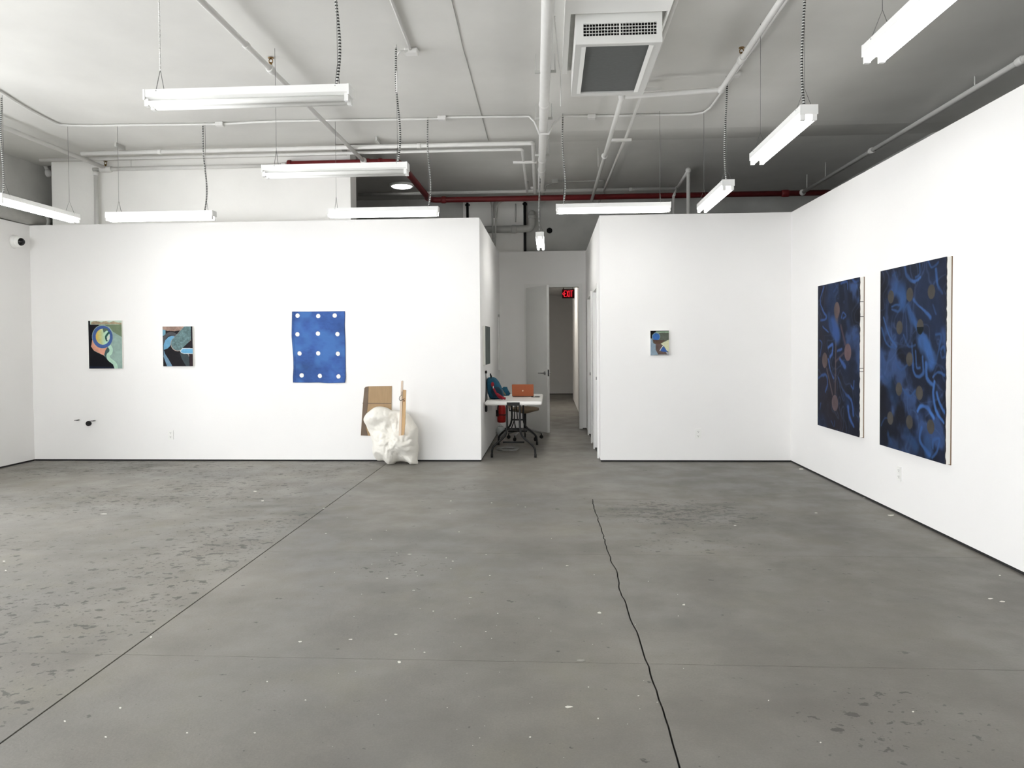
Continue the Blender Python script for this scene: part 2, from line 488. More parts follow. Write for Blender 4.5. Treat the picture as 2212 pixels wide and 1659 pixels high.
# left wall with window openings (openings lie before the frame edge)
ys = [YN]+[q for w in WINS for q in w]+[YB+.02]
lw = MB()
for i in range(0, len(ys), 2):
    lw.box(XL-T, XL, ys[i], ys[i+1], zb, ZT)
for a, b_ in WINS:
    lw.box(XL-T, XL, a, b_, zb, WZ0).box(XL-T, XL, a, b_, WZ1, ZT)
struct(lw.build('wall_left', 'wall_paint'), 'white wall at the far left')
for i, (a, b_) in enumerate(WINS):
    f_ = MB().box(XL-.10, XL-.04, a, a+.05, WZ0, WZ1).box(XL-.10, XL-.04, b_-.05, b_, WZ0, WZ1).box(XL-.10, XL-.04, a+.05, b_-.05, WZ0, WZ0+.05).box(XL-.10, XL-.04, a+.05, b_-.05, WZ1-.05, WZ1)
    w_ = struct(f_.build('window_%d' % (i+1), 'frame_dark'))
    MB().box(XL-.08, XL-.074, a+.05, b_-.05, WZ0+.05, WZ1-.05).build('pane', 'window_glass', w_)
# outer shell; the left one stands clear of the windows
ow = MB()
for i in range(0, len(ys), 2):
    ow.box(XOL-.25, XOL-.001, ys[i]-(.3 if i == 0 else 0), ys[i+1] if i < len(ys)-2 else YF, -.2, ZC2+.2)
for a, b_ in WINS:
    ow.box(XOL-.25, XOL-.001, a, b_, -.2, WZ0).box(XOL-.25, XOL-.001, a, b_, WZ1, ZC2+.2)
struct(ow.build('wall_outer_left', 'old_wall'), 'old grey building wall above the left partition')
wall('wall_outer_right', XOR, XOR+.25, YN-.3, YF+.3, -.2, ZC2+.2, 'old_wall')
fx = [XOL]+[q for w in FWINS for q in w]+[XOR]
wf = MB()
for i in range(0, len(fx), 2): wf.box(fx[i], fx[i+1], YN-.25, YN, -.2, ZC2+.2)
for a, b_ in FWINS: wf.box(a, b_, YN-.25, YN, -.2, WZ0).box(a, b_, YN-.25, YN, WZ1, ZC2+.2)
struct(wf.build('wall_front', 'wall_paint'))
for i, (a, b_) in enumerate(FWINS):
    f_ = MB().box(a, a+.05, YN-.12, YN-.06, WZ0, WZ1).box(b_-.05, b_, YN-.12, YN-.06, WZ0, WZ1).box(a+.05, b_-.05, YN-.12, YN-.06, WZ0, WZ0+.05).box(a+.05, b_-.05, YN-.12, YN-.06, WZ1-.05, WZ1)
    w_ = struct(f_.build('window_%d' % (len(WINS)+i+1), 'frame_dark'))
    MB().box(a+.05, b_-.05, YN-.10, YN-.094, WZ0+.05, WZ1-.05).build('pane', 'window_glass', w_)
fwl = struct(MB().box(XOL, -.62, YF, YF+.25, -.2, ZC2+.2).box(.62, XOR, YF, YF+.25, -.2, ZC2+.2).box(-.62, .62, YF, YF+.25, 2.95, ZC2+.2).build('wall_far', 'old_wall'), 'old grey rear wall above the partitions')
# light pier on the far wall beside the drain elbow and black vertical strips
pa = at(1000, 430, y=YF-.06); pb = at(1131, 560, y=YF-.06)
MB().box(pa.x, pb.x, YF-.05, YF, 2.6, ZC2).build('pier', 'upper_wall', fwl)
# old upper wall rising behind the left partition, ending left of the corridor
uw = struct(MB().box(at(112, 400, y=9.71).x, at(757, 400, y=9.71).x, 9.71, 10.0, .0, ZC+.1).build('wall_upper', 'upper_wall'), 'old white wall rising above the left partition')
wall('wall_outer_back', XOL, at(112, 400, y=9.71).x, 10.1, 10.3, 0, ZC+.1, 'old_wall')

# corridor right wall with two doorways
CW = .10
DH = 2.2
dA = (11.3, 12.25); dB = (9.80, 10.62)
cr_ = MB()
cr_.box(XC2, XC2+CW, YB+T, dB[0], zb, ZT).box(XC2, XC2+CW, dB[1], dA[0], zb, ZT).box(XC2, XC2+CW, dA[1], YD, zb, ZT)
for d in (dA, dB): cr_.box(XC2, XC2+CW, d[0], d[1], DH, ZT)
struct(cr_.build('wall_corridor_right', 'wall_paint'))
for i, d in enumerate((dA, dB)):
    do = struct(MB().box(XC2+.055, XC2+.095, d[0], d[1], .008, DH).build('door_%d' % (i+2), 'door_paint'))
    c = MB()
    for a, b_ in ((d[0]-.06, d[0]), (d[1], d[1]+.06)): c.box(XC2-.022, XC2, a, b_, 0.001, DH+.06)
    c.box(XC2-.022, XC2, d[0], d[1], DH, DH+.06)
    c.build('casing', 'trim_paint', do)
    MB().cyl((XC2+.055, d[1]-.08, 1.0), (XC2+.01, d[1]-.08, 1.0), .022, 12).build('door_knob', 'steel', do)
# door wall at the corridor's end
DX0, DX1, DZ = -.385, .50, 2.47
dw = MB().box(XC1-T, DX0, YD, YD+.12, zb, 3.10).box(DX1, XC2+CW, YD, YD+.12, zb, 3.10).box(DX0, DX1, YD, YD+.12, DZ, 3.10)
struct(dw.build('wall_corridor_end', 'wall_paint'), 'wall with the open door at the corridor end')
# hall beyond the door
HX0, HX1, HY = -.60, .60, 22.4
wall('wall_hall_left', HX0-.1, HX0, YF+.25, HY, zb, 2.95)
wall('wall_hall_end', HX0, 1.6, HY, HY+.1, zb, 2.95)
hr = MB().box(HX1, HX1+.1, YF+.25, 14.6, zb, 2.95).box(HX1, HX1+.1, 15.5, 20.2, zb, 2.95).box(HX1, HX1+.1, 14.6, 15.5, 2.15, 2.95)
struct(hr.build('wall_hall_right', 'wall_paint'))
hd = struct(MB().box(HX1+.05, HX1+.09, 14.6, 15.5, .01, 2.15).build('door_4', 'door_paint'))
MB().box(HX1-.02, HX1, 14.54, 14.6, .001, 2.21).box(HX1-.02, HX1, 15.5, 15.56, .001, 2.21).box(HX1-.02, HX1, 14.6, 15.5, 2.15, 2.21).build('casing', 'trim_paint', hd)
MB().cyl((HX1+.05, 14.7, 1.0), (HX1-.01, 14.7, 1.0), .022, 12).build('door_knob', 'steel', hd)
wall('wall_hall_return', HX1+.1, 1.6, 20.2, 20.3, zb, 2.95)
wall('wall_hall_side', 1.6, 1.7, 20.2, HY, zb, 2.95)
struct(MB().box(HX0-.1, 1.7, YF+.25, HY+.1, 2.95, 3.05).build('ceiling_hall', 'wall_paint'))
hl = bpy.data.lights.new('hall_lamp', 'AREA'); hl.shape = 'DISK'; hl.size = .25; hl.energy = 26; hl.color = (1, .95, .86)
ho = bpy.data.objects.new('hall_lamp', hl); COL.objects.link(ho); ho.location = (.15, 17.5, 2.9)

# dark recessed strips under the plasterboard
def strip(name, x0, x1, y0, y1): struct(MB().box(x0, x1, y0, y1, 0.0, zb).build(name, 'black_gap'))
strip('baseboard_back_left', XL, XC1-.008, YB+.008, YB+.1)
strip('baseboard_back_right', XC2+.008, XR, YB+.008, YB+.1)
strip('baseboard_right', XR+.008, XR+.1, YN, YB+.008)
strip('baseboard_left', XL-.1, XL-.008, YN, YB+.008)
strip('baseboard_corridor_left', XC1-.1, XC1-.008, YB+.1, YD)
strip('baseboard_corridor_right', XC2+.008, XC2+.045, YB+.1, YD)
strip('baseboard_corridor_end', XC1, DX0-.05, YD+.008, YD+.1)
strip('baseboard_hall_end', HX0, 1.6, HY+.008, HY+.09)
strip('baseboard_hall_right', HX1+.008, HX1+.045, YF+.25, 20.2)

# ------------------------------------------------------------------ open door with frame
fr = MB()
fr.box(DX0-.06, DX0, YD-.02, YD+.13, .001, DZ+.06).box(DX1, DX1+.06, YD-.02, YD+.13, .001, DZ+.06).box(DX0, DX1, YD-.02, YD+.13, DZ, DZ+.06)
d1 = struct(fr.build('door_1', 'trim_paint'), 'open white door at the end of the corridor')
hin = Vector((DX0+.01, YD-.03)); fe = at(1187, 800, y=12.5)
fe = Vector((fe.x, 12.5)); dv = (fe-hin).normalized(); nv = Vector((dv.y, -dv.x))
LW = (fe-hin).length
def leafbox(a0, a1, t0, t1, z0, z1):
    P = []
    for z in (z0, z1):
        for a, t in ((a0, t0), (a1, t0), (a1, t1), (a0, t1)):
            q = hin+dv*a+nv*t; P.append((q.x, q.y, z))
    return MB().add(P, [(3, 2, 1, 0), (4, 5, 6, 7), (0, 1, 5, 4), (1, 2, 6, 5), (2, 3, 7, 6), (3, 0, 4, 7)])
leaf = leafbox(0, LW, 0, .045, .012, DZ-.01).build('door_leaf', 'door_paint', d1)
for side in (-.012, .057):
    rs = hin+dv*(LW-.07)+nv*(.0225)
    q0 = rs+nv*(side-.0225); 
    sgn = -1 if side < 0 else 1
    q1 = q0+nv*(.05*sgn); q2 = q1-dv*.12
    z_ = 1.0
    hb = MB().cyl((q0.x-nv.x*.012*sgn, q0.y-nv.y*.012*sgn, z_), (q0.x, q0.y, z_), .032, 16)
    hb.tube(bend([(q0.x, q0.y, z_), (q1.x, q1.y, z_), (q2.x, q2.y, z_)], .015), .010, 8)
    hb.build('lever_handle', 'steel', leaf)
lt = leafbox(LW, LW+.002, .012, .033, .95, 1.06).build('latch_plate', 'black_metal', leaf)
for z_ in (.25, 1.25, 2.25):
    MB().cyl((hin.x-.008, hin.y, z_-.05), (hin.x-.008, hin.y, z_+.05), .009, 8).build('hinge', 'steel', leaf)

# ------------------------------------------------------------------ exit sign
ex0 = at(1214, 625, y=15.6); ex1 = at(1241, 644, y=15.6)
ES = thing('exit_sign', 'lit red EXIT sign hanging from the hall ceiling beyond the open door', 'exit sign', ((ex0.x+ex1.x)/2, 15.6, ex1.z))
ew, eh = ex1.x-ex0.x, ex0.z-ex1.z
MB().rbox(ex0.x, ex1.x, 15.6, 15.64, ex1.z, ex0.z, .006).build('sign_body', 'exit_body', ES)
for bx0 in (ex0.x+.02, ex1.x-.035): MB().box(bx0, bx0+.015, 15.61, 15.625, ex0.z, 2.95).build('bracket', 'black_metal', ES)
lx = ex0.x+ew*.16; lw_ = ew*.185; lh = eh*.72; lz = ex1.z+eh*.14; st = .012; yy0, yy1 = 15.59, 15.6
def bar(b, x0, z0, x1, z1, w):
    d = Vector((x1-x0, z1-z0)).normalized(); n = Vector((-d.y, d.x))*w/2
    b.prism([(x0+n.x, z0+n.y), (x0-n.x, z0-n.y), (x1-n.x, z1-n.y), (x1+n.x, z1+n.y)], 'y', yy0, yy1)
def L_E(b, x):
    b.box(x, x+st, yy0, yy1, lz, lz+lh)
    for k in (0, .5, 1): b.box(x+st, x+lw_*.92, yy0, yy1, lz+(lh-st)*k, lz+(lh-st)*k+st)
def L_X(b, x): bar(b, x+st*.4, lz, x+lw_-st*.4, lz+lh, st); bar(b, x+st*.4, lz+lh, x+lw_-st*.4, lz, st)
def L_I(b, x): b.box(x+lw_*.2, x+lw_*.2+st, yy0, yy1, lz, lz+lh)
def L_T(b, x): b.box(x+lw_*.5-st/2, x+lw_*.5+st/2, yy0, yy1, lz, lz+lh-st); b.box(x, x+lw_, yy0, yy1, lz+lh-st, lz+lh)
x_ = lx
for fn, adv in ((L_E, 1.1), (L_X, 1.12), (L_I, .62), (L_T, 1)):
    b = MB(); fn(b, x_); b.build('letter', 'exit_red', ES); x_ += lw_*adv
b = MB(); zc_ = lz+lh/2; xa = ex0.x+.012
bar(b, xa, zc_, xa+.022, zc_+.03, .011); bar(b, xa, zc_, xa+.022, zc_-.03, .011); b.build('arrow', 'exit_red', ES)

# ------------------------------------------------------------------ fluorescent fixtures
def fixture(c, axis, lit, label, zf=2.90, cord=None, hang=(-.5, .5), half=.61, cordz=None, chain=None, top=None):
    """c=(x,y) centre; tubes' underside near zf-.02; axis 'x' or 'y'; cord=signed position of the power cable"""
    cx, cy = c
    o = thing('fluorescent_light', label, 'ceiling light', (cx, cy, zf), 'hanging twin tube lights')
    def T3(a, s_, z): return (cx+a, cy+s_, z) if axis == 'x' else (cx-s_, cy+a, z)
    def bx(b, a0, a1, s0, s1, z0, z1):
        p = T3(a0, s0, z0); q = T3(a1, s1, z1)
        return b.box(min(p[0], q[0]), max(p[0], q[0]), min(p[1], q[1]), max(p[1], q[1]), z0, z1)
    h0, h1 = zf+.022, zf+.078
    # folded sheet channel: flat top, sides, chamfer to the lamp tray
    prof = [(-.054, h1), (.054, h1), (.054, h0+.012), (.030, h0), (-.030, h0), (-.054, h0+.012)]
    b = MB()
    n = len(prof)
    vs = [T3(-half+.012, s_, z) for s_, z in prof]+[T3(half-.012, s_, z) for s_, z in prof]
    fs = [tuple(range(n)), tuple(range(2*n-1, n-1, -1))]+[(i, n+i, n+(i+1) % n, (i+1) % n) for i in range(n)]
    if axis == 'y': fs = [f[::-1] for f in fs]
    b.add(vs, fs); b.build('housing', 'fixture_white', o)
    for e in (-1, 1):
        b = MB(); bx(b, min(e*half, e*(half-.012)), max(e*half, e*(half-.012)), -.056, .056, h0-.004, h1+.001)
        b.build('end_cap', 'fixture_white', o)
    for s_ in (-.036, .036):
        b = MB(); b.cyl(T3(-half+.03, s_, zf), T3(half-.03, s_, zf), .0175, 14)
        b.build('tube', 'tube_on' if lit else 'tube_off', o)
        for e in (-1, 1):
            b = MB(); a0, a1 = sorted((e*(half-.006), e*(half-.03)))
            bx(b, a0, a1, s_-.014, s_+.014, zf-.018, h0+.004); b.build('socket', 'fixture_white', o)
    top = top or ZC
    for hq in hang:
        b = MB(); a = hq
        ap = T3(a, 0, h1+.13)
        b.tube([T3(a, -.055, h1-.012), ap, T3(a, .055, h1-.012)], .0022, 5)
        if chain is not None and hq == chain:
            b.build('hanger_wire', 'wire', o)
            ch = MB(); z = h1+.13; k = 0
            while z < top-.01:
                ch.sphere(T3(a, 0, z), .006 if k % 2 else .0045, None, .0085, 6, 4); z += .0135; k += 1
            ch.build('chain', 'pipe_paint', o)
        else:
            b.tube([ap, T3(a, 0, top)], .0018, 5); b.build('hanger_wire', 'wire', o)
    if cord is not None:
        b = MB(); pts = []
        zt = top-.03
        nseg = 14
        for k in range(nseg+1):
            t = k/nseg; w = .016*math.sin(t*5.5)*(1-t)*2
            pts.append(T3(cord+w, .012*math.sin(t*4), h1+(zt-h1)*t))
        b.tube(pts, .008 if lit and cordz else .0085, 7)
        b.build('power_cord', 'armoured', o)
    return o
ROWY = 8.17
fixture((-1.755, 4.355), 'x', False, 'unlit twin-tube light nearest the camera, hung on a white chain', cord=.52, chain=-.53, hang=(-.53, .53))
fixture((-1.77, 6.2), 'x', False, 'unlit twin-tube light hanging just in front of the red pipe end', cord=.52, hang=(-.5, .52))
fixture((-4.31, ROWY), 'x', True, 'lit twin-tube light hanging above the two small abstract paintings', cord=.50, hang=(-.48, .52))
fixture((-1.81, ROWY), 'x', True, 'lit twin-tube light in front of the round ceiling lamp', cord=.50, hang=(-.52, .50))
fixture((.68, ROWY), 'x', True, 'lit twin-tube light hanging above the small painting right of the corridor', cord=-.53, hang=(-.53, .50))
fixture((1.645, 7.68), 'y', True, 'lit lengthwise light nearest the far right corner of the room', cord=-.52, hang=(-.52, .5))
fixture((1.645, 5.52), 'y', True, 'lit lengthwise light with armoured cable, middle of the right row', cord=-.52, hang=(-.52, .5))
fixture((1.645, 3.36), 'y', True, 'lit lengthwise light cut off by the top edge at upper right', cord=-.52, hang=(-.52, .5))
fixture((-5.33, 7.62), 'y', True, 'lit lengthwise light at the left edge near the dome camera', cord=-.52, hang=(-.5, .5))
fixture((-5.33, 5.46), 'y', True, 'lit lengthwise light, second from the back in the row along the left wall', cord=-.52)
fixture((-5.33, 3.30), 'y', True, 'lit lengthwise light, third from the back in the row along the left wall', cord=-.52)
fixture((-.13, 10.70), 'y', True, 'lit twin-tube light hanging inside the corridor before the door', cord=-.5, hang=(-.5, .5), top=3.735)

# round ceiling lamp over the back room
rl = at(868, 405, z=ZC2-.05)
o = thing('round_ceiling_light', 'round glowing ceiling lamp behind the red pipe', 'ceiling light', (rl.x, rl.y, ZC2-.06))
MB().cyl((rl.x, rl.y, ZC2-.035), (rl.x, rl.y, ZC2), .19, 28, .2).build('rim', 'fixture_white', o)
MB().sphere((rl.x, rl.y, ZC2-.035), .165, .165, .03, 24, 8).build('diffuser', 'disc_on', o)

# ------------------------------------------------------------------ pipes
def pipe(name, label, parts, m_='pipe_paint', cat='pipe', loc=None, group=None):
    """parts: list of (part_name, MB or points, radius)"""
    p0 = loc
    if p0 is None:
        for pn, g, r in parts:
            if not isinstance(g, MB): p0 = Vector(g[0]); break
    o = thing(name, label, cat, p0, group)
    for pt in parts:
        pn, g, r = pt[:3]
        mm = pt[3] if len(pt) > 3 else m_
        if not isinstance(g, MB): g = MB().tube(g, r, 12)
        g.build(pn, mm, o)
    return o
def collar(p, d, r, l=.06):
    p = Vector(p); d = Vector(d).normalized()
    return MB().tube([p-d*l/2, p-d*l*.3, p+d*l*.3, p+d*l/2], [r*.88, r, r, r*.88], 12)
def rod(p, z1=None, r=.005): return MB().cyl(p, (p[0], p[1], z1 or ZC), r, 6)
def sprinkler(p):
    x, y, z = p
    b = MB().cyl((x, y, z), (x, y, z+.035), .012, 8)
    b.tube([(x-.014, y, z+.03), (x-.016, y, z+.055), (x, y, z+.07)], .004, 5).tube([(x+.014, y, z+.03), (x+.016, y, z+.055), (x, y, z+.07)], .004, 5)
    b.cyl((x, y, z+.07), (x, y, z+.075), .024, 12)
    return b
REDY = 9.645
ZP = at(785, 350, y=REDY).z
Y0 = YN+.02
a = at(785, 350, z=ZP)
ax_ = (at(440, 2, z=ZP).x+a.x)/2
h = at(597, 150, z=ZP)
pipe('sprinkler_pipe', 'white sprinkler pipe slanting across the ceiling to the red pipe, brass head midway',
     [('pipe', [(ax_, Y0, ZP), (ax_, REDY-.06, ZP)], .024), ('tee', collar((ax_, h.y, ZP), (0, 1, 0), .036, .09), 0), ('elbow', MB().sphere((ax_, REDY-.07, ZP), .042), 0),
      ('sprinkler_head', sprinkler((ax_, h.y, ZP+.025)), 0, 'brass'), ('coupling', collar((ax_, at(537, 98, z=ZP).y, ZP), (0, 1, 0), .03, .05), 0)])
# red main: short run, then back, then across to the right
r0 = at(622, 355, z=ZP-.01); r1 = at(862, 352, z=ZP-.01); r3 = at(1000, 449, z=ZP-.01)
RED2 = 12.2
zr = ZP-.01
RX = -1.93
redp = bend([(r0.x, REDY, zr), (RX, REDY, zr), (RX, RED2, zr), (XOR-.02, RED2, zr)], .14, 6)
pipe('red_sprinkler_main', 'dark red sprinkler main running above the partitions and corridor',
     [('pipe', redp, .045), ('end_flange', collar((r0.x+.02, REDY, zr), (1, 0, 0), .058, .05), 0),
      ('coupling', collar((at(822, 352, y=REDY).x, REDY, zr), (1, 0, 0), .056, .05), 0), ('coupling', collar((at(795, 352, y=REDY).x, REDY, zr), (1, 0, 0), .056, .05), 0),
      ('coupling', collar((RX, RED2-.22, zr), (0, 1, 0), .058, .10), 0), ('coupling', collar((RX+.22, RED2, zr), (1, 0, 0), .058, .08), 0),
      ('coupling', collar((3.72, RED2, zr), (1, 0, 0), .058, .12), 0)], 'red_pipe')
# white continuation to the left with tee, head and downpipe
w0 = at(236, 361, y=REDY); zw = ZP-.02
pipe('sprinkler_pipe', 'white horizontal sprinkler pipe left of the red pipe, above the left partition',
     [('pipe', [(w0.x-.22, REDY, zw), (r0.x, REDY, zw)], .026), ('tee', collar((w0.x-.05, REDY, zw), (1, 0, 0), .042, .16), 0),
      ('coupling', collar((r0.x-.05, REDY, zw), (1, 0, 0), .04, .06), 0), ('sprinkler_head', sprinkler((w0.x-.05, REDY, zw+.03)), 0, 'brass'),
      ('hanger', rod((at(283, 350, y=REDY).x, REDY, zw)), 0)])
bx_ = w0.x-.06
pipe('sprinkler_pipe', 'white sprinkler pipe at the upper left edge leading to the left tee',
     [('pipe', [(bx_, Y0, ZP+.02), (bx_, REDY-.04, zw+.02)], .026), ('elbow', MB().sphere((bx_-.02, REDY-.03, zw), .044), 0)])
vx = at(208, 420, y=9.62).x
pipe('down_pipe', 'vertical pipe dropping behind the left partition below the tee',
     [('pipe', [(vx, 9.62, 0.01), (vx, 9.62, zw-.03)], .026), ('coupling', collar((vx, 9.62, zw-.06), (0, 0, 1), .034, .05), 0)])
# two parallel conduits along the beam line turning back into the rear room
yh = 9.04
q0 = at(176, 331, y=yh); q1 = at(1152, 309, y=yh)
pipe('wide_conduit', 'upper of two parallel conduits along the rear ceiling edge',
     [('pipe', bend([(q0.x, yh, q1.z), (q1.x, yh, q1.z), (q1.x-.04, 12.0, q1.z), (q1.x-.04, 12.03, ZC2)], .05), .026),
      ('coupling', collar((at(345, 325, y=yh).x, yh, q1.z), (1, 0, 0), .033, .05), 0), ('coupling', collar((at(905, 312, y=yh).x, yh, q1.z), (1, 0, 0), .033, .05), 0),
      ('hanger', MB().box(at(820, 310, y=yh).x-.012, at(820, 310, y=yh).x+.012, yh-.19, yh+.01, q1.z+.025, ZC), 0, 'pipe_grey'),
      ('hanger', MB().box(at(268, 325, y=yh).x-.012, at(268, 325, y=yh).x+.012, yh-.19, yh+.01, q1.z+.025, ZC), 0, 'pipe_grey')])
yh2 = 9.34
q2 = at(86, 340, y=yh2); q3 = at(1128, 322, y=yh2)
pipe('wide_conduit', 'lower of two parallel conduits along the rear ceiling edge',
     [('pipe', bend([(q2.x, yh2, q3.z), (q3.x, yh2, q3.z), (q3.x-.02, 12.0, q3.z), (q3.x-.02, 12.03, ZC2)], .05), .020),
      ('strut', MB().box(at(1108, 322, y=9.9).x, at(1159, 322, y=9.9).x, 9.9, 9.94, q3.z-.04, q3.z-.01), 0),
      ('strut', MB().box(at(1146, 380, y=11.6).x, at(1158, 380, y=11.6).x, 11.6, 11.63, q3.z-.02, q3.z+.01), 0)])
# corner elbow in the upper left
e0 = at(76, 335, y=9.9)
pipe('elbow_pipe', 'short white elbow pipe entering the wall at the upper left corner',
     [('pipe', [at(82, 330, y=9.9), at(92, 350, y=9.94), at(102, 372, y=10.04)], .042), ('coupling', MB().sphere(at(103, 374, y=10.02), .055), 0)])
# fat pipe lying above the left partition
l0 = at(0, 463, x=XL-.02)
pipe('fat_pipe', 'fat round pipe lying above the left wall behind the left-edge light',
     [('pipe', [(XL-.0, 7.0, 3.20), (XL-.0, 9.98, 3.16)], .088), ('end_ring', collar((XL, 9.72, 3.163), (0, 1, 0), .098, .08), 0, 'pipe_grey')], 'pipe_grey')
# big drain pipe down the middle
g0 = at(1184, 0, z=3.80); g1_ = at(1168, 425, z=3.80); dd = g1_-g0
def gp(v):
    t = (at(1178, v, z=3.80).y-g0.y)/dd.y; return g0+dd*t
gs = g0-dd*((g0.y-Y0)/dd.y)
DPIPE = [gs, g0+dd]
prt = [('pipe', bend([gs, gp(412), Vector((gp(412).x, gp(412).y+.02, ZC2))], .1), .046)]
for v in (225, 345, 366): prt.append(('coupling', collar(gp(v), dd, .053, .07), 0))
for v in (155, 256, 335):
    c_ = gp(v); prt.append(('clamp', MB().box(c_.x-.09, c_.x+.09, c_.y-.008, c_.y+.008, c_.z-.012, c_.z+.012).box(c_.x-.085, c_.x-.078, c_.y-.004, c_.y+.004, c_.z, ZC if v < 290 else ZC2).box(c_.x+.078, c_.x+.085, c_.y-.004, c_.y+.004, c_.z, ZC if v < 290 else ZC2), 0, 'pipe_grey'))
pipe('drain_pipe', 'big white drain pipe running straight down the middle of the ceiling', prt)
# ceiling conduit with boxes crossing the room
zq = ZC-.016
cy_ = at(955, 254, z=zq).y
pts = [at(-40, 178, z=zq), at(0, 198, z=zq), at(50, 229, z=zq), at(110, 261, z=zq), at(150, 271, z=zq), at(300, 270, z=zq), at(475, 268, z=zq), at(600, 262, z=zq), at(930, 257, z=zq), at(955, 254, z=zq), at(1110, 252, z=zq)]
pxc = gp(258).x
pts = catmull(pts, 3)
yq = pts[-1].y
pts += [Vector((pxc-.16, yq, zq)), Vector((pxc-.10, yq, zq-.06)), Vector((pxc-.05, yq, 3.742)), Vector((pxc+.05, yq, 3.738)), Vector((pxc+.11, yq, zq-.08)), Vector((pxc+.20, yq, zq-.01))]
pts += [at(1278, 251, z=zq), at(1495, 247, z=zq), at(1520, 243, z=zq), at(1535, 232, z=zq), at(1582, 168, z=zq), at(1706, -8, z=zq), at(1760, -90, z=zq)]
def cbox(u, v, s_=.045):
    p = at(u, v, z=ZC-.02); return MB().rbox(p.x-s_, p.x+s_, p.y-s_*.8, p.y+s_*.8, ZC-.045, ZC, .006)
pipe('ceiling_conduit', 'thin white conduit with junction boxes crossing the whole ceiling',
     [('pipe', pts, .012), ('junction_box', cbox(475, 268), 0), ('junction_box', cbox(955, 255), 0), ('junction_box', cbox(1278, 252), 0), ('junction_box', cbox(1588, 160), 0)])
k0 = at(887, 108, z=zq)
pipe('ceiling_conduit', 'short white conduit ending in a square junction box left of the ceiling crack',
     [('pipe', [at(845, 0, z=zq)-(k0-at(845, 0, z=zq))*2.2, k0], .012), ('junction_box', cbox(889, 111, .055), 0),
      ('cable', MB().tube(catmull([at(880, 110, z=ZC-.03), at(864, 112, z=ZC-.05), at(856, 128, z=ZC-.09), at(857, 155, y=6.2), (at(858, 200, y=6.2))], 4), .008, 7), 0)])
# right sprinkler branch: toward the camera at the right, jogs beside the AC unit, then back to the red main
zs = 3.82
j1 = at(1551, 194, z=zs); j2 = at(1344, 209, z=zs); j3 = at(1284, 430, z=zs); j0 = at(1697, 0, z=zs)
jx = (j0.x+j1.x)/2
b = bend([(jx, Y0, zs), (jx, j1.y, zs), (j2.x, j2.y, zs), (j2.x-.02, RED2, zs-.04)], .04, 4)
hh = at(1596, 128, z=zs)
m1 = at(1308, 335, z=zs)
pipe('sprinkler_pipe', 'white sprinkler pipe that jogs around behind the ceiling air conditioner',
     [('pipe', b, .024), ('elbow', MB().sphere((jx, j1.y, zs), .037), 0), ('elbow', MB().sphere((j2.x, j2.y, zs), .037), 0),
      ('coupling', MB().sphere((j2.x-.008, m1.y, zs-.01), .04), 0), ('tee', collar((jx, hh.y, zs), (0, 1, 0), .034, .10), 0), ('sprinkler_head', sprinkler((jx-.0, hh.y, zs+.02)), 0, 'brass'),
      ('hanger', rod((j2.x-.05, m1.y+.6, zs), ZC2), 0)])
# conduit beside the AC
cxx = .905
pipe('ceiling_conduit', 'conduit receding past the right side of the air conditioner',
     [('pipe', [(cxx, 5.0, 3.90), (cxx, 8.8, 3.90), (cxx-.03, 9.6, 3.86), (cxx-.05, 13.2, 3.92)], .017),
      ('strut', MB().box(cxx-.03, cxx+.16, 7.27, 7.31, 3.87, 3.90), 0), ('strut', MB().box(cxx-.20, cxx+.06, 8.95, 8.99, 3.85, 3.88), 0), ('strut', MB().box(cxx-.16, cxx+.06, 12.3, 12.33, 3.86, 3.89), 0)])
# sprinkler branch beyond the right partition
rp0 = at(2212, 118, z=zr); rp1 = at(1716, 431, z=zr); rx = (rp0.x+rp1.x)/2
prt = [('pipe', [(rx, Y0, zr), (rx, RED2-.04, zr)], .026), ('elbow', MB().sphere((rx, RED2-.05, zr), .05), 0)]
for v, u in ((132, 2190), (326, 1880)): prt.append(('coupling', collar((rx, at(u, v, z=zr).y, zr), (0, 1, 0), .038, .09), 0))
for v, u in ((192, 2078), (386, 1787), (410, 1752)): prt.append(('hanger', rod((rx, at(u, v, z=zr).y, zr), ZC if v < 330 else ZC2, .006), 0))
pipe('sprinkler_pipe', 'white sprinkler pipe running along above the right wall', prt)
# far horizontal pipe over the back rooms with tee and drops on the right
zf_ = 4.0
f1 = at(1463, 407, z=zf_); yf_ = f1.y
f2 = at(1487, 368, z=zf_)
pipe('rear_pipe', 'grey pipe crossing behind the corridor with two drops at its right end',
     [('pipe', [(at(774, 421, y=yf_).x, yf_, zf_), (f1.x, yf_, zf_)], .026), ('tee', MB().sphere((f1.x, yf_, zf_), .04), 0),
      ('coupling', collar((at(1362, 409, y=yf_).x, yf_, zf_), (1, 0, 0), .033, .05), 0),
      ('branch', [(f1.x, yf_, zf_), (f2.x, f2.y, zf_)], .024), ('elbow', MB().sphere((f2.x, f2.y, zf_), .042), 0),
      ('drop', [(f2.x, f2.y, 0.02), (f2.x, f2.y, zf_)], .028),
      ('branch', [(f1.x, yf_, zf_), at(1455, 424, y=12.06)], .022), ('drop', [at(1455, 424, y=12.06), (at(1455, 424, y=12.06).x, 12.06, .02)], .022)], 'pipe_paint')
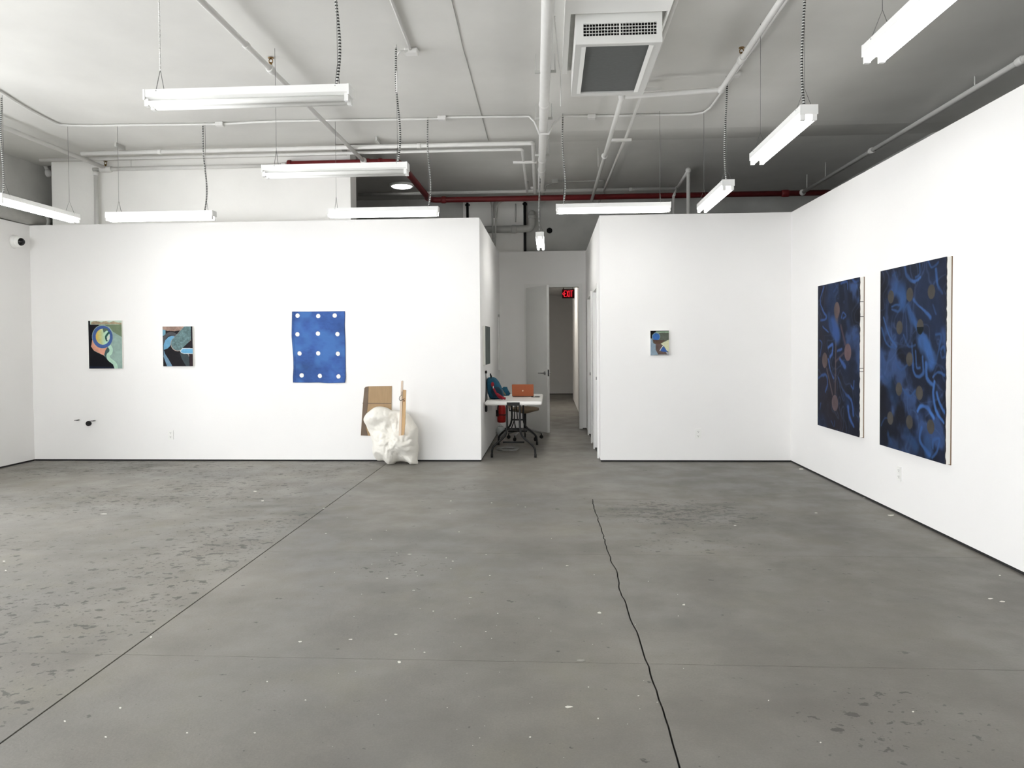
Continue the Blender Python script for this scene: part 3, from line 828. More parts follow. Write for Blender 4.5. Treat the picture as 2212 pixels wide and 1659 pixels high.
# vent pipes and bent conduits on the far wall above the corridor
yv = YF-.16
pipe('vent_pipe', 'fat grey elbow pipe on the rear wall above the corridor',
     [('pipe', bend([at(985, 497, y=yv), at(1149, 494, y=yv), at(1149, 462, y=yv), at(1149, 462, y=yv)+Vector((0, .1, .02))], .17, 8), .062), ('coupling', collar(at(1110, 495, y=yv), (1, 0, 0), .072, .10), 0), ('coupling', collar(at(1149, 468, y=yv), (0, 0, 1), .072, .06), 0),
      ('hanger', MB().cyl(at(1114, 480, y=yv), at(1114, 440, y=yv), .012, 8), 0)], 'pipe_grey')
pipe('vent_pipe', 'grey pipe curving along the rear ceiling to the drain pipe',
     [('pipe', bend([at(1068, 470, y=yv+.04), at(1072, 428, y=yv+.04), at(1165, 424, y=yv+.04)], .12, 7), .045), ('coupling', collar(at(1128, 425.5, y=yv+.04), (1, 0, 0), .052, .05), 0)], 'pipe_grey')
for lab, pl in (('bent grey conduit curving down left of the corridor opening', [at(1150-180, 428, y=yv-.2), at(1063, 424, y=yv-.2), at(1065, 540, y=yv-.2)]),
                ('bent grey conduit curving down beside the fat elbow pipe', [at(1178, 435, y=yv-.25), at(1072, 432, y=yv-.25), at(1069, 540, y=yv-.25)])):
    pipe('bent_conduit', lab, [('pipe', bend(pl, .2, 8), .016), ('clamp', collar(pl[2]+Vector((0, 0, .2)), (0, 0, 1), .022, .02), 0)], 'pipe_grey')
for lab, u in (('black vertical pipe on the rear wall left of the corridor', 1010), ('black vertical pipe on the rear wall beside the fat elbow pipe', 1134)):
    p = at(u, 470, y=YF-.07)
    pipe('black_pipe', lab, [('pipe', [(p.x, p.y, 2.5), (p.x, p.y, 3.98)], .022), ('bracket', MB().box(p.x-.04, p.x+.04, p.y, YF, 3.93, 3.96), 0)], 'black_metal')
# small conduit run beneath the rear ceiling
yt = at(1250, 391, z=ZC2-.03).y
pipe('ceiling_conduit', 'thin grey conduit on the rear ceiling right of the drain pipe',
     [('pipe', bend([at(1172, 432, y=yt+.9), at(1180, 400, z=ZC2-.03), at(1200, 393, z=ZC2-.03), at(1305, 390, z=ZC2-.03), at(1300, 425, z=ZC2-.03)], .05), .011), ('junction_box', MB().rbox(at(1200, 393, z=ZC2-.03).x-.06, at(1200, 393, z=ZC2-.03).x+.04, yt-.04, yt+.04, ZC2-.06, ZC2, .006), 0)], 'pipe_grey')
p = at(1187, 498, y=YF-.01)
o = tag(MB().cyl((p.x, YF-.012, p.z), (p.x, YF+.0, p.z), .05, 20).build('wall_hole', 'ac_dark'), 'round dark hole in the rear wall above the corridor', 'hole')
# cable hanging off the drain pipe
pa_ = gp(30)+Vector((.05, 0, -.02))
tag(MB().tube(catmull([pa_, at(1200, 60, z=3.86), at(1206, 130, z=3.88), at(1210, 160, z=3.9), at(1211, 200, y=6.9), at(1211, 230, y=6.9)], 4), .005, 6).build('loose_cable', 'pipe_paint'), 'thin loose cable dangling beside the air conditioner', 'cable')

# ------------------------------------------------------------------ ceiling air conditioner
acy0, acy1, acx0, acx1, acz = at(1335, 88, z=3.66).y, at(1310, 202, z=3.66).y, None, None, 3.66
acx0 = at(1243, 95, z=acz).x; acx1 = at(1427, 95, z=acz).x
sz = 3.845
sx0, sx1 = at(1222, 20, y=5.26).x, at(1459, 20, y=5.26).x
AC = thing('air_conditioner', 'white ceiling cassette air conditioner with dark filter in a boxed soffit', 'air conditioner', ((acx0+acx1)/2, (acy0+acy1)/2, acz))
yS0, yS1 = 5.26, at(1213, 160, z=sz).y
sof = MB()
ri = .035
sof.box(sx0, acx0-ri, yS0, yS1, sz, ZC).box(acx1+ri, sx1, yS0, yS1, sz, ZC).box(acx0-ri, acx1+ri, yS0, acy0-ri, sz, ZC)
sof.build('soffit', 'fixture_white', AC)
zt_ = 3.80
MB().box(acx0-ri, acx1+ri, acy0-ri, acy1+.02, sz+.03, ZC).build('backing', 'pipe_grey', AC)
# near face with grille: frame around the opening
gx0, gx1 = at(1260, 60, y=acy0).x, at(1419, 60, y=acy0).x
gz0, gz1 = at(1335, 76, y=acy0).z, at(1335, 49, y=acy0).z
ztop = sz+.03
bd = MB()
bd.box(acx0, acx1, acy0, acy0+.02, acz+.0, gz0).box(acx0, acx1, acy0, acy0+.02, gz1, ztop).box(acx0, gx0, acy0, acy0+.02, gz0, gz1).box(gx1, acx1, acy0, acy0+.02, gz0, gz1)
bd.box(acx0, acx0+.02, acy0+.02, acy1, acz, ztop).box(acx1-.02, acx1, acy0+.02, acy1, acz, ztop).box(acx0+.02, acx1-.02, acy1-.02, acy1, acz, ztop)
bd.build('body', 'ac_white', AC)
MB().box(gx0, gx1, acy0+.055, acy0+.06, gz0, gz1).build('grille_back', 'ac_dark', AC)
gr = MB(); n = 24
for k in range(n+1):
    x = gx0+(gx1-gx0)*k/n; w = .0016 if k != n//2 else .006
    gr.box(x-w, x+w, acy0+.004, acy0+.016, gz0, gz1)
for k in range(5):
    z = gz0+(gz1-gz0)*k/4; gr.box(gx0, gx1, acy0+.006, acy0+.018, z-.0018, z+.0018)
gr.build('grille', 'ac_white', AC)
# bottom: frame border and recessed filter
fx0, fx1 = acx0+.075, acx1-.085
fy0, fy1 = acy0+.045, acy1-.085
bt = MB()
bt.box(acx0, fx0, acy0, acy1, acz-.02, acz).box(fx1, acx1, acy0, acy1, acz-.02, acz).box(fx0, fx1, acy0, fy0, acz-.02, acz).box(fx0, fx1, fy1, acy1, acz-.02, acz)
bt.build('bottom_frame', 'ac_grey', AC)
MB().box(fx0-.03, fx0+.002, fy0, fy1, acz-.024, acz-.02).box(fx1-.002, fx1+.03, fy0, fy1, acz-.024, acz-.02).build('filter_rail', 'ac_white', AC)
MB().box(fx0, fx1, fy0, fy1, acz-.008, acz-.004).build('filter', 'ac_filter', AC)
MB().box(acx0, acx1, acy0-.012, acy0, acz-.02, acz+.012).build('lip', 'ac_white', AC)

# ------------------------------------------------------------------ painted surfaces
def in_poly(X, Y, pts):
    r = np.zeros(X.shape, bool); n = len(pts); j = n-1
    for i in range(n):
        xi, yi = pts[i]; xj, yj = pts[j]
        c = ((yi > Y) != (yj > Y)) & (X < (xj-xi)*(Y-yi)/((yj-yi)+1e-12)+xi)
        r ^= c; j = i
    return r
def seg_dist(X, Y, pts):
    d = np.full(X.shape, 1e9)
    for (x0, y0), (x1, y1) in zip(pts, pts[1:]):
        dx, dy = x1-x0, y1-y0; L2 = dx*dx+dy*dy+1e-9
        t = np.clip(((X-x0)*dx+(Y-y0)*dy)/L2, 0, 1)
        d = np.minimum(d, np.hypot(X-x0-t*dx, Y-y0-t*dy))
    return d
def smooth2(pts): return [(p.x, p.y) for p in catmull([(a, b, 0) for a, b in pts], 6)]
rngn = np.random.default_rng(5)
_perm = rngn.random((64, 64))
def vnoise(x, y):
    xi = np.floor(x).astype(int); yi = np.floor(y).astype(int); fx = x-xi; fy = y-yi
    fx = fx*fx*(3-2*fx); fy = fy*fy*(3-2*fy)
    g = lambda a, b: _perm[a % 64, b % 64]
    return (g(xi, yi)*(1-fx)+g(xi+1, yi)*fx)*(1-fy)+(g(xi, yi+1)*(1-fx)+g(xi+1, yi+1)*fx)*fy
def fbm(x, y, o=4, g=.5):
    s_ = 0; a = 1; t = 0
    for k in range(o):
        s_ = s_+a*vnoise(x*2**k+17*k, y*2**k+31*k); t += a; a *= g
    return s_/t
def raster(layers, x0, y0, x1, y1, nx, ny):
    """evaluate paint layers in drawing coordinates; row 0 is the top"""
    X, Y = np.meshgrid(np.linspace(x0, x1, nx), np.linspace(y0, y1, ny))
    C = np.zeros(X.shape+(3,))
    for l in layers:
        k = l[0]
        if k == 'bg': M = np.ones(X.shape, bool); col = l[1]
        elif k == 'poly': M = in_poly(X, Y, l[1]); col = l[2]
        elif k == 'disc': M = ((X-l[1])/l[3])**2+((Y-l[2])/l[4])**2 < 1; col = l[5]
        elif k == 'stroke': M = seg_dist(X, Y, smooth2(l[1])) < l[2]/2; col = l[3]
        if callable(col): V = col(X, Y)[M]
        else: V = np.array(col, float)
        C[M] = V
    gr_ = fbm(X/(x1-x0)*14, Y/(x1-x0)*14, 3)
    C = C*(1+(gr_-.5)[..., None]*.12)
    return np.clip(C, 0, 255)
def to_lin(C):
    c = C/255
    return np.where(c <= .04045, c/12.92, ((c+.055)/1.055)**2.4)
def painted(name, P, C, material, parent):
    """P: ny x nx array of points, C colours sRGB"""
    b = MB().quadgrid([[tuple(q) for q in row] for row in P])
    o = b.build(name, material, parent)
    at_ = o.data.color_attributes.new('paint', 'FLOAT_COLOR', 'POINT')
    A = np.ones((C.shape[0]*C.shape[1], 4), np.float32); A[:, :3] = to_lin(C).reshape(-1, 3)*.82
    at_.data.foreach_set('color', A.ravel())
    return o
PM = attr_mat('oil_paint', .7, .12)

def canvas_back_wall(name, label, u0, v0, u1, v1, layers, box, nx, ny, edge_m='canvas_edge', th=.03, y=YB):
    """box: drawing coordinate bounds"""
    yfc = y-th
    a = at(u0, v0, y=yfc); c = at(u1, v1, y=yfc)
    o = thing(name, label, 'painting', ((a.x+c.x)/2, y, c.z))
    MB().box(a.x, c.x, yfc+.0006, y-.001, c.z, a.z).build('stretcher', edge_m, o)
    C = raster(layers, *box, nx, ny)
    xs = np.linspace(a.x, c.x, nx); zs_ = np.linspace(a.z, c.z, ny)
    P = [[(x, yfc, z) for x in xs] for z in zs_]
    P = [row[::1] for row in P]
    painted('painted_face', P[::-1] if False else P, C, PM, o)
    return o
def mott(c, amp, sc):
    def f(X, Y):
        n = fbm(X/sc, Y/sc, 4, .7)-.5
        return np.array(c)[None, None, :]*(1+n[..., None]*amp)
    return f
def yel(X, Y):
    t = np.clip((X-590)/200, 0, 1)[..., None]
    return np.array((224, 188, 88))*(1-t)+np.array((186, 224, 198))*t
A1 = [('bg', mott((153, 178, 170), .15, 300)),
      ('poly', [(660, 425), (1190, 390), (1190, 715), (975, 585), (900, 480), (660, 455)], (118, 134, 108)),
      ('poly', [(415, 340), (1190, 340), (1190, 428), (415, 428)], (204, 224, 208)),
      ('poly', [(480, 425), (482, 378), (540, 357), (650, 362), (720, 382), (760, 366), (830, 357), (900, 387), (960, 370), (1000, 360), (1080, 385), (1190, 395), (1190, 428)], mott((172, 156, 130), .5, 60)),
      ('poly', [(410, 340), (455, 340), (462, 430), (660, 430), (650, 470), (520, 640), (500, 800), (470, 910), (540, 1010), (640, 1060), (770, 1120), (830, 1200), (950, 1270), (1003, 1410), (410, 1410)], (24, 24, 30)),
      ('poly', [(425, 1350), (985, 1370), (1000, 1410), (425, 1410)], (28, 34, 52)),
      ('poly', [(505, 740), (470, 915), (530, 1000), (640, 1055), (770, 1115), (800, 1010), (860, 930), (700, 900), (560, 820)], mott((224, 162, 140), .25, 120)),
      ('poly', [(850, 930), (800, 1000), (770, 1090), (800, 1160), (835, 1205), (900, 1100), (920, 950)], (66, 94, 94)),
      ('stroke', [(880, 890), (930, 970), (920, 1050), (862, 1110), (880, 1190), (950, 1250), (1020, 1310), (1045, 1420)], 80, (188, 224, 202)),
      ('disc', 740, 700, 245, 258, (150, 172, 172)),
      ('disc', 740, 705, 233, 250, mott((74, 102, 160), .2, 120)), ('disc', 745, 700, 163, 175, yel),
      ('poly', [(745, 522), (768, 615), (800, 590), (850, 560), (880, 575), (860, 530), (800, 510)], (92, 112, 98)),
      ('stroke', [(885, 610), (820, 690), (820, 740), (838, 780)], 44, (50, 90, 84)),
      ('poly', [(908, 650), (870, 690), (842, 740), (845, 790), (900, 740)], (216, 220, 212))]
canvas_back_wall('abstract_painting', 'small abstract painting with a blue ring and pale green curl', 190.5, 693, 264.5, 796, A1, (415, 345, 1185, 1405), 150, 206)
A2 = [('bg', (36, 34, 38)),
      ('poly', [(260, 315), (1070, 315), (850, 400), (780, 430), (600, 452), (400, 440), (260, 400)], mott((162, 136, 124), .6, 90)),
      ('poly', [(260, 400), (352, 420), (350, 540), (260, 590)], (112, 160, 182)),
      ('stroke', [(290, 760), (330, 620), (430, 535), (540, 520), (660, 580)], 95, (84, 84, 88)),
      ('poly', [(288, 965), (288, 830), (340, 700), (430, 610), (520, 578), (605, 590), (540, 690), (495, 790), (470, 860), (400, 925)], (112, 166, 200)),
      ('stroke', [(690, 805), (1010, 470)], 400, (188, 166, 156)),
      ('stroke', [(695, 795), (1020, 455)], 385, mott((104, 130, 132), .55, 40)),
      ('poly', [(1066, 315), (1120, 315), (1120, 940), (820, 915), (1066, 700)], (38, 34, 40)),
      ('poly', [(748, 1000), (820, 918), (1120, 925), (1120, 1080), (860, 1078), (780, 1055)], (206, 216, 220)),
      ('poly', [(768, 1000), (830, 937), (1120, 943), (1120, 1065), (865, 1062), (795, 1042)], (110, 174, 214)),
      ('poly', [(290, 965), (330, 1080), (420, 1220), (535, 1430), (380, 1430), (330, 1280), (285, 1160)], mott((118, 152, 178), .2, 80)),
      ('poly', [(740, 1050), (850, 1082), (1000, 1100), (1010, 1430), (910, 1410), (800, 1220)], (66, 76, 80)),
      ('poly', [(1015, 1085), (1120, 1085), (1120, 1430), (1020, 1430)], (54, 42, 46)),
      ('stroke', [(960, 1075), (995, 1110), (1000, 1145)], 14, (190, 180, 176))]
canvas_back_wall('abstract_painting', 'small abstract painting with a grey speckled capsule and light blue bands', 351, 705.5, 417, 791, A2, (268, 322, 1110, 1420), 140, 180)
A3 = [('bg', mott((98, 104, 94), .2, 200)),
      ('poly', [(300, 290), (1150, 290), (1150, 330), (300, 330)], (48, 56, 46)),
      ('poly', [(300, 290), (600, 310), (480, 420), (400, 500), (400, 640), (300, 640)], (18, 20, 20)),
      ('poly', [(560, 335), (1150, 335), (1150, 398), (850, 386), (720, 400), (560, 420)], (150, 176, 150)),
      ('poly', [(300, 645), (400, 655), (430, 850), (545, 900), (545, 1150), (660, 1370), (300, 1410)], mott((146, 166, 182), .15, 150)),
      ('poly', [(430, 735), (980, 730), (770, 885), (500, 890)], (98, 78, 66)),
      ('poly', [(560, 885), (770, 885), (860, 970), (740, 1200), (1000, 1255), (1050, 1345), (670, 1350), (575, 1200), (545, 1040)], mott((102, 86, 82), .3, 120)),
      ('disc', 565, 560, 185, 180, (128, 152, 160)), ('disc', 570, 570, 160, 160, mott((60, 108, 174), .3, 120)),
      ('poly', [(300, 290), (560, 300), (470, 410), (385, 500), (385, 600), (300, 600)], (18, 20, 20)),
      ('poly', [(430, 700), (960, 735), (900, 790), (440, 780)], (92, 74, 66)),
      ('poly', [(765, 882), (1150, 698), (1150, 1255), (1040, 1190), (960, 1050), (895, 965)], mott((212, 212, 178), .12, 150)),
      ('stroke', [(900, 960), (810, 1060), (735, 1190)], 30, (214, 220, 222)),
      ('poly', [(895, 995), (760, 1190), (850, 1240), (1085, 1245), (960, 1080)], (62, 98, 166)),
      ('poly', [(1000, 1250), (1150, 1250), (1150, 1410), (1070, 1380)], (166, 166, 172)),
      ('poly', [(660, 1355), (1080, 1350), (1080, 1410), (600, 1410)], (152, 152, 152))]
canvas_back_wall('abstract_painting', 'tiny abstract painting right of the corridor with blue disc and triangle', 1405, 714.5, 1445, 767.5, A3, (312, 300, 1140, 1400), 110, 146)

# large dark blue paintings on the right wall (plane x = const)
def big_painting(label, u0, v0, v0b, u1, v1, v1b, dots, lines, seed, drips, curves=()):
    th = .045; xf = XR-th
    a = at(u0, v0, x=xf); b_ = at(u0, v0b, x=xf); c = at(u1, v1, x=xf); d = at(u1, v1b, x=xf)
    y0, y1 = c.y, a.y                       # near, far
    zt0 = (a.z+c.z)/2; zb0 = (b_.z+d.z)/2
    o = thing('large_painting', label, 'painting', (XR, (y0+y1)/2, zb0), 'large dark blue paintings on the right wall')
    MB().box(xf+.0008, XR-.006, y0, y1, zb0, zt0).build('canvas_side', 'canvas_edge', o)
    MB().box(XR-.006, XR-.0005, y0-.004, y1-.01, zb0-.006, zt0+.003).build('stretcher_back', 'canvas_back', o)
    nx, ny = 190, 250
    yv_ = np.linspace(y1, y0, nx); zv = np.linspace(zt0, zb0, ny)
    Yg, Zg = np.meshgrid(yv_, zv)
    s_ = seed*7.3
    wx = fbm(Yg*1.6+s_, Zg*1.6, 3)*1.9; wy = fbm(Yg*1.6+5+s_, Zg*1.6+9, 3)*1.9
    n1 = fbm(Yg*1.1+wx+s_, Zg*1.1+wy, 4)
    n2 = fbm(Yg*1.9+wy*1.3+3+s_, Zg*1.4+wx*1.3+7, 3)
    patch = np.clip((fbm(Yg*1.3+20+s_, Zg*1.1+4, 3)-.47)/.16, 0, 1)
    line = np.zeros_like(n1)
    for lv, f_ in ((.42, n1), (.5, n1), (.58, n1), (.44, n2), (.55, n2)):
        gy, gx = np.gradient(f_)
        g_ = np.hypot(gx, gy)+1e-4
        dd_ = np.abs(f_-lv)/g_
        wdt = .8+3.2*np.clip(fbm(Yg*2.5+lv*40, Zg*2.5, 2)-.35, 0, 1)
        line = np.maximum(line, np.exp(-(dd_/wdt)**2)*np.clip((fbm(Yg*2.2+lv*30+s_, Zg*2.2, 2)-.36)/.2, 0, 1))
    fill = np.clip((n1-.5)*5, 0, 1)
    deep = np.array((24, 28, 44)); purple = np.array((38, 34, 46)); mid = np.array((32, 54, 98)); bri = np.array((62, 100, 172)); hi = np.array((84, 122, 186))
    t = np.clip((n2-.4)*4, 0, 1)[..., None]
    C = deep*(1-t)+purple*t
    C = C+(mid-C)*(np.clip(.35*fill+.75*patch*np.clip((n2-.35)*4, 0, 1), 0, 1))[..., None]
    C = C+(bri-C)*(patch*np.clip((fbm(Yg*4+s_, Zg*4, 4)-.5)*5, 0, .75))[..., None]
    C = C+(hi-C)*(line*.30)[..., None]
    C *= (1+(fbm(Yg*12, Zg*12, 3)-.5)*.3)[..., None]
    lum = C.mean(-1, keepdims=True); C = (lum+(C-lum)*.82)*.84
    for (pu, pv, qu, qv, w, col) in lines:
        p_ = at(pu, pv, x=xf); q_ = at(qu, qv, x=xf)
        dd_ = seg_dist(Yg, Zg, [(p_.y, p_.z), (q_.y, q_.z)])
        k = np.clip(1.3-dd_/w, 0, .75)[..., None]; C = C+(np.array(col)-C)*k
    for cv, w, cc_ in curves:
        q = [at(*p_, x=xf) for p_ in cv]
        path = smooth2([(p_.y, p_.z) for p_ in q])
        wob = fbm(Yg*9+3, Zg*9, 3)
        dd_ = seg_dist(Yg+(wob-.5)*.03, Zg+(fbm(Yg*9, Zg*9+5, 3)-.5)*.03, path)
        k = np.clip(1.25-dd_/(w*(.5+wob)), 0, .8)*np.clip(.25+1.4*fbm(Yg*6+8, Zg*6, 2), 0, 1)
        C = C+(np.array(cc_)-C)*k[..., None]
    for (pu, pv, ry, rz, col) in dots:
        p_ = at(pu, pv, x=xf)
        dd_ = np.hypot((Yg-p_.y)/ry, (Zg-p_.z)/rz)
        k = np.clip((1.04-dd_)/.06, 0, 1)[..., None]
        cc = np.array(col)*(1+(fbm(Yg*14, Zg*14, 2)-.5)*.25)[..., None]
        if len(col) and pv == 706:      # the half-dark disc
            cc = np.where((Zg < p_.z)[..., None], np.array((14, 22, 24)), cc)
        C = C+(cc-C)*k
    edge = fbm(Zg*30, Yg*0+2, 2)*.014
    P = [[(xf, float(yv_[i]), float(zv[j])) for i in range(nx)] for j in range(ny)]
    painted('painted_face', P, np.clip(C, 0, 255), PM, o)
    # paint wrapping raggedly over the near edge
    eg = MB(); n = 60; vs = []; rngd = random.Random(seed)
    for k in range(n+1):
        z = zb0+(zt0-zb0)*k/n; w = .003+.006*rngd.random()
        vs += [(xf+.0, y0-.0008, z), (xf+w, y0-.0008, z)]
    eg.add(vs, [(2*k, 2*k+1, 2*k+3, 2*k+2) for k in range(n)])
    for dz in drips:
        eg.box(xf, XR-.008, y0-.0012, y0-.0004, zb0+dz, zb0+dz+.005)
    eg.build('paint_edge', mat('navy', (26, 28, 40), .6), o)
    return o
br = (90, 77, 77)
dl = [(1740+288/4.253, 570+425/4.253, .075, .082, br), (1740+177/4.253, 570+886/4.253, .075, .082, br), (1740+388/4.253, 570+812/4.253, .085, .085, (100, 82, 86)), (1740+270/4.253, 570+1278/4.253, .085, .082, (94, 80, 84))]
def l4(a, b_, c, d, w, col): return (1740+a/4.253, 570+b_/4.253, 1740+c/4.253, 570+d/4.253, w, col)
ll = [l4(282, 520, 272, 1185, .016, (92, 78, 84)), l4(195, 965, 248, 1200, .016, (92, 78, 84)), l4(325, 570, 365, 740, .02, (84, 66, 76)), l4(350, 820, 275, 900, .014, (84, 70, 78)), l4(285, 480, 282, 560, .05, (96, 82, 82)),
      l4(250, 560, 290, 660, .09, (54, 92, 158))]
bo = (74, 71, 68)
def d3(a, b_): return (1880+a/3.53, 540+b_/3.53)
dr = [d3(157, 358)+(.056, .056, bo), d3(300, 340)+(.056, .056, bo), d3(466, 318)+(.056, .056, bo), d3(222, 592)+(.056, .056, bo), (1880+380/3.53, 706, .054, .06, bo), d3(298, 832)+(.056, .056, bo),
      d3(218, 1060)+(.056, .056, bo), d3(374, 1090)+(.056, .056, bo), d3(152, 1282)+(.056, .056, bo), d3(298, 1312)+(.056, .056, bo), d3(460, 1348)+(.056, .056, bo)]
def l3(a, b_, c, d, w, col): return (1880+a/3.53, 540+b_/3.53, 1880+c/3.53, 540+d/3.53, w, col)
lr = []
def cvs(raw, ox, oy, sc, col, w): return [([(ox+a/sc, oy+b/sc) for a, b in p], w*f_, tuple(min(255, c*g_) for c in col)) for p, f_, g_ in raw]
cR = cvs([([(205, 290), (240, 330), (250, 390)], 6, .8), ([(390, 690), (440, 760), (470, 850)], 6, .95), ([(150, 1040), (180, 1120)], 6, .5), ([(340, 560), (400, 640), (430, 720)], 3, .8), ([(290, 430), (320, 520)], 3.5, .75), ([(270, 1390), (310, 1450), (350, 1500)], 4, .6), ([(140, 1400), (150, 1450)], 3, .6), ([(430, 1460), (440, 1540)], 4, .7),
 ([(100, 520), (140, 640), (200, 740)], 1, .8), ([(85, 600), (120, 700), (190, 750)], 1, .7), ([(440, 80), (470, 130), (520, 90)], 1, .7), ([(360, 1230), (380, 1195), (430, 1205), (460, 1245), (482, 1275)], 1.3, 1.1), ([(480, 965), (520, 930), (565, 955)], 1, .9),
 ([(490, 1000), (478, 1100), (500, 1220), (560, 1325)], 1.2, 1.05), ([(505, 1090), (530, 1180), (568, 1250)], 1.1, 1), ([(320, 720), (325, 900), (355, 965), (400, 940), (398, 820)], 1.2, .85), ([(345, 770), (350, 890), (375, 900)], .9, .8), ([(500, 640), (540, 645), (525, 760), (480, 910)], 1, .7), ([(540, 760), (560, 740), (575, 800), (550, 820), (538, 780)], 1, .8),
 ([(262, 115), (272, 190), (330, 240), (385, 215)], 1.3, .9), ([(345, 210), (380, 180), (375, 90)], 1, .7), ([(330, 380), (400, 450), (455, 520)], 1.3, .9), ([(165, 450), (210, 470), (235, 420), (165, 430)], .9, .7), ([(255, 650), (290, 740), (345, 725)], 1.1, .8), ([(425, 860), (430, 970), (475, 1020)], 1.6, .95),
 ([(475, 1500), (480, 1440), (525, 1440), (510, 1520), (470, 1585)], 1, .8), ([(390, 1360), (378, 1450), (420, 1520), (450, 1560)], 1.4, .85), ([(245, 1060), (300, 1115), (340, 1070)], .9, .7), ([(85, 1335), (120, 1285), (150, 1300)], 1, .6), ([(170, 200), (200, 170), (210, 220)], .9, .6), ([(500, 150), (515, 260), (550, 330)], 1.4, .85), ([(480, 420), (500, 490)], .9, .7), ([(95, 830), (100, 940), (130, 990)], 1.2, .6), ([(190, 850), (230, 920), (290, 880)], .9, .7)], 1880, 540, 3.53, (66, 112, 180), .013)
cL = cvs([([(240, 560), (285, 640)], 5.5, .75), ([(215, 480), (240, 600)], 3, .6), ([(350, 1220), (390, 1300)], 4, .5), ([(390, 540), (400, 600)], 3, .5), ([(170, 210), (138, 330), (160, 430), (192, 500), (140, 522)], 1.1, .9), ([(325, 180), (380, 165), (388, 235)], 1.1, .8), ([(160, 575), (212, 628)], .8, .9), ([(132, 700), (152, 740), (130, 850)], 1, .75), ([(210, 765), (252, 738), (243, 830), (225, 860)], 1.5, 1.05), ([(330, 500), (345, 440), (372, 470), (345, 505)], 1, .8),
 ([(295, 805), (335, 785)], 1.2, .95), ([(208, 880), (230, 980), (255, 1045)], 1.2, .95), ([(318, 880), (362, 945)], 1.8, .9), ([(118, 1050), (180, 1010), (202, 1090), (182, 1180)], 1.1, .8), ([(300, 1050), (340, 1150), (372, 1200)], 1, .75), ([(372, 1205), (420, 1260), (440, 1400)], 1.3, .9), ([(388, 1315), (400, 1400), (442, 1500)], 1.4, .95), ([(238, 1440), (264, 1492), (272, 1440)], 1, .85), ([(425, 135), (455, 160), (485, 150)], 1, .8), ([(140, 1280), (135, 1330)], 1, .9), ([(420, 1130), (440, 1145), (445, 1080)], 1, .8), ([(440, 690), (475, 660)], .9, .7), ([(260, 250), (300, 190)], 1, .6)], 1740, 570, 4.253, (62, 100, 172), .014)
big_painting('larger dark blue painting with rows of small grey-brown discs, nearest on the right wall', 1902, 584.5, 966, 2044, 556, 998, dr, lr, 2, (), cR)
big_painting('large dark blue painting with four brown discs joined by lines', 1767, 617, 919, 1857, 600, 944, dl, ll, 1, (.62, .65, 1.28, 1.14), cL)

# edge-on painting on the corridor wall
xq = XC1+.035
ya, yb_ = 9.80, 10.55
pa_ = at(1049, 705, y=10.1); pb_ = at(1049, 787, y=10.1)
o = thing('narrow_painting', 'painting seen edge-on on the left wall of the corridor', 'painting', (XC1, (ya+yb_)/2, pb_.z))
MB().box(XC1+.001, xq, ya, yb_, pb_.z, pa_.z).build('stretcher', 'canvas_edge', o)
MB().box(xq, xq+.002, ya, yb_, pb_.z, pa_.z).build('painted_face', mat('grey_green_paint', (70, 80, 78), .6, var=.3, vscale=5), o)

# blue dotted cloth hung flat on the left partition
a = at(629.5, 673, y=YB-.01); c = at(747, 827, y=YB-.01)
o = thing('blue_cloth', 'blue hanging cloth with twelve white dots', 'wall hanging', ((a.x+c.x)/2, YB, c.z))
nx, ny = 168, 220
Ug, Vg = np.meshgrid(np.linspace(0, 1, nx), np.linspace(0, 1, ny))
Lx = [(0, .013), (.2, .006), (.35, .0), (.48, .008), (.65, .02), (.8, .022), (.92, .012), (1, .012)]
Rx = [(0, 1.0), (.03, 1.0), (.2, .992), (.45, 1.0), (.7, 1.0), (.93, 1.0), (1, .985)]
lft = np.interp(Vg, *zip(*Lx)); rgt = np.interp(Vg, *zip(*Rx))
bot = np.interp(Ug, [0, .3, .5, .65, .9, 1], [.992, .996, .994, 1.003, 1.0, .997])
top_ = np.interp(Ug, [0, .3, .8, 1], [0, .003, .002, .002])
Xc = a.x+(c.x-a.x)*(lft+(rgt-lft)*Ug); Zc = a.z+(c.z-a.z)*(top_+(bot-top_)*Vg)
Yc = YB-.010-.007*np.sin(Ug*5+Vg*3)*np.sin(Vg*7)-.004*(Ug < .04)*1.0
fx = Ug*4; fy = Vg*5
nn = fbm(fx+2, fy*.8+3, 4); n3 = fbm(fx*5, fy*9, 3); n4 = fbm(fx*1.2+9, fy+1, 2)
C = np.array((70, 102, 168))*(1+(nn-.5)*.35+(n3-.5)*.14)[..., None]
C = C+(np.array((84, 128, 194))-C)*np.clip((fbm(fx*.9+30, fy*.9+2, 3)-.5)*4, 0, .8)[..., None]
stn = np.exp(-(((Ug-.24)/.2)**2+((Vg-.78)/.07)**2))*.35
C = C+(np.array((62, 86, 128))-C)*stn[..., None]
rim = (Ug < .012) | (Ug > .988) | (Vg < .008) | (Vg > .992)
C[rim] = C[rim]*.8
dots = [(280, 280), (680, 290), (997, 283), (284, 632), (675, 620), (1049, 630), (300, 995), (668, 992), (1049, 998), (340, 1408), (694, 1419), (1055, 1424)]
for dx, dy in dots:
    du = (dx-172)/(1195-172); dvv = (dy-203)/(1545-203)
    r_ = np.hypot((Ug-du)*(1195-172), (Vg-dvv)*(1545-203))
    C[r_ < 47] = C[r_ < 47]*.82  # thin rim shadow around each dot, painted into the cloth colour
    C[r_ < 41] = (255, 255, 255)
painted('cloth', np.stack([Xc, Yc, Zc], -1), np.clip(C, 0, 255), attr_mat('dyed_cloth', .85, .1), o)

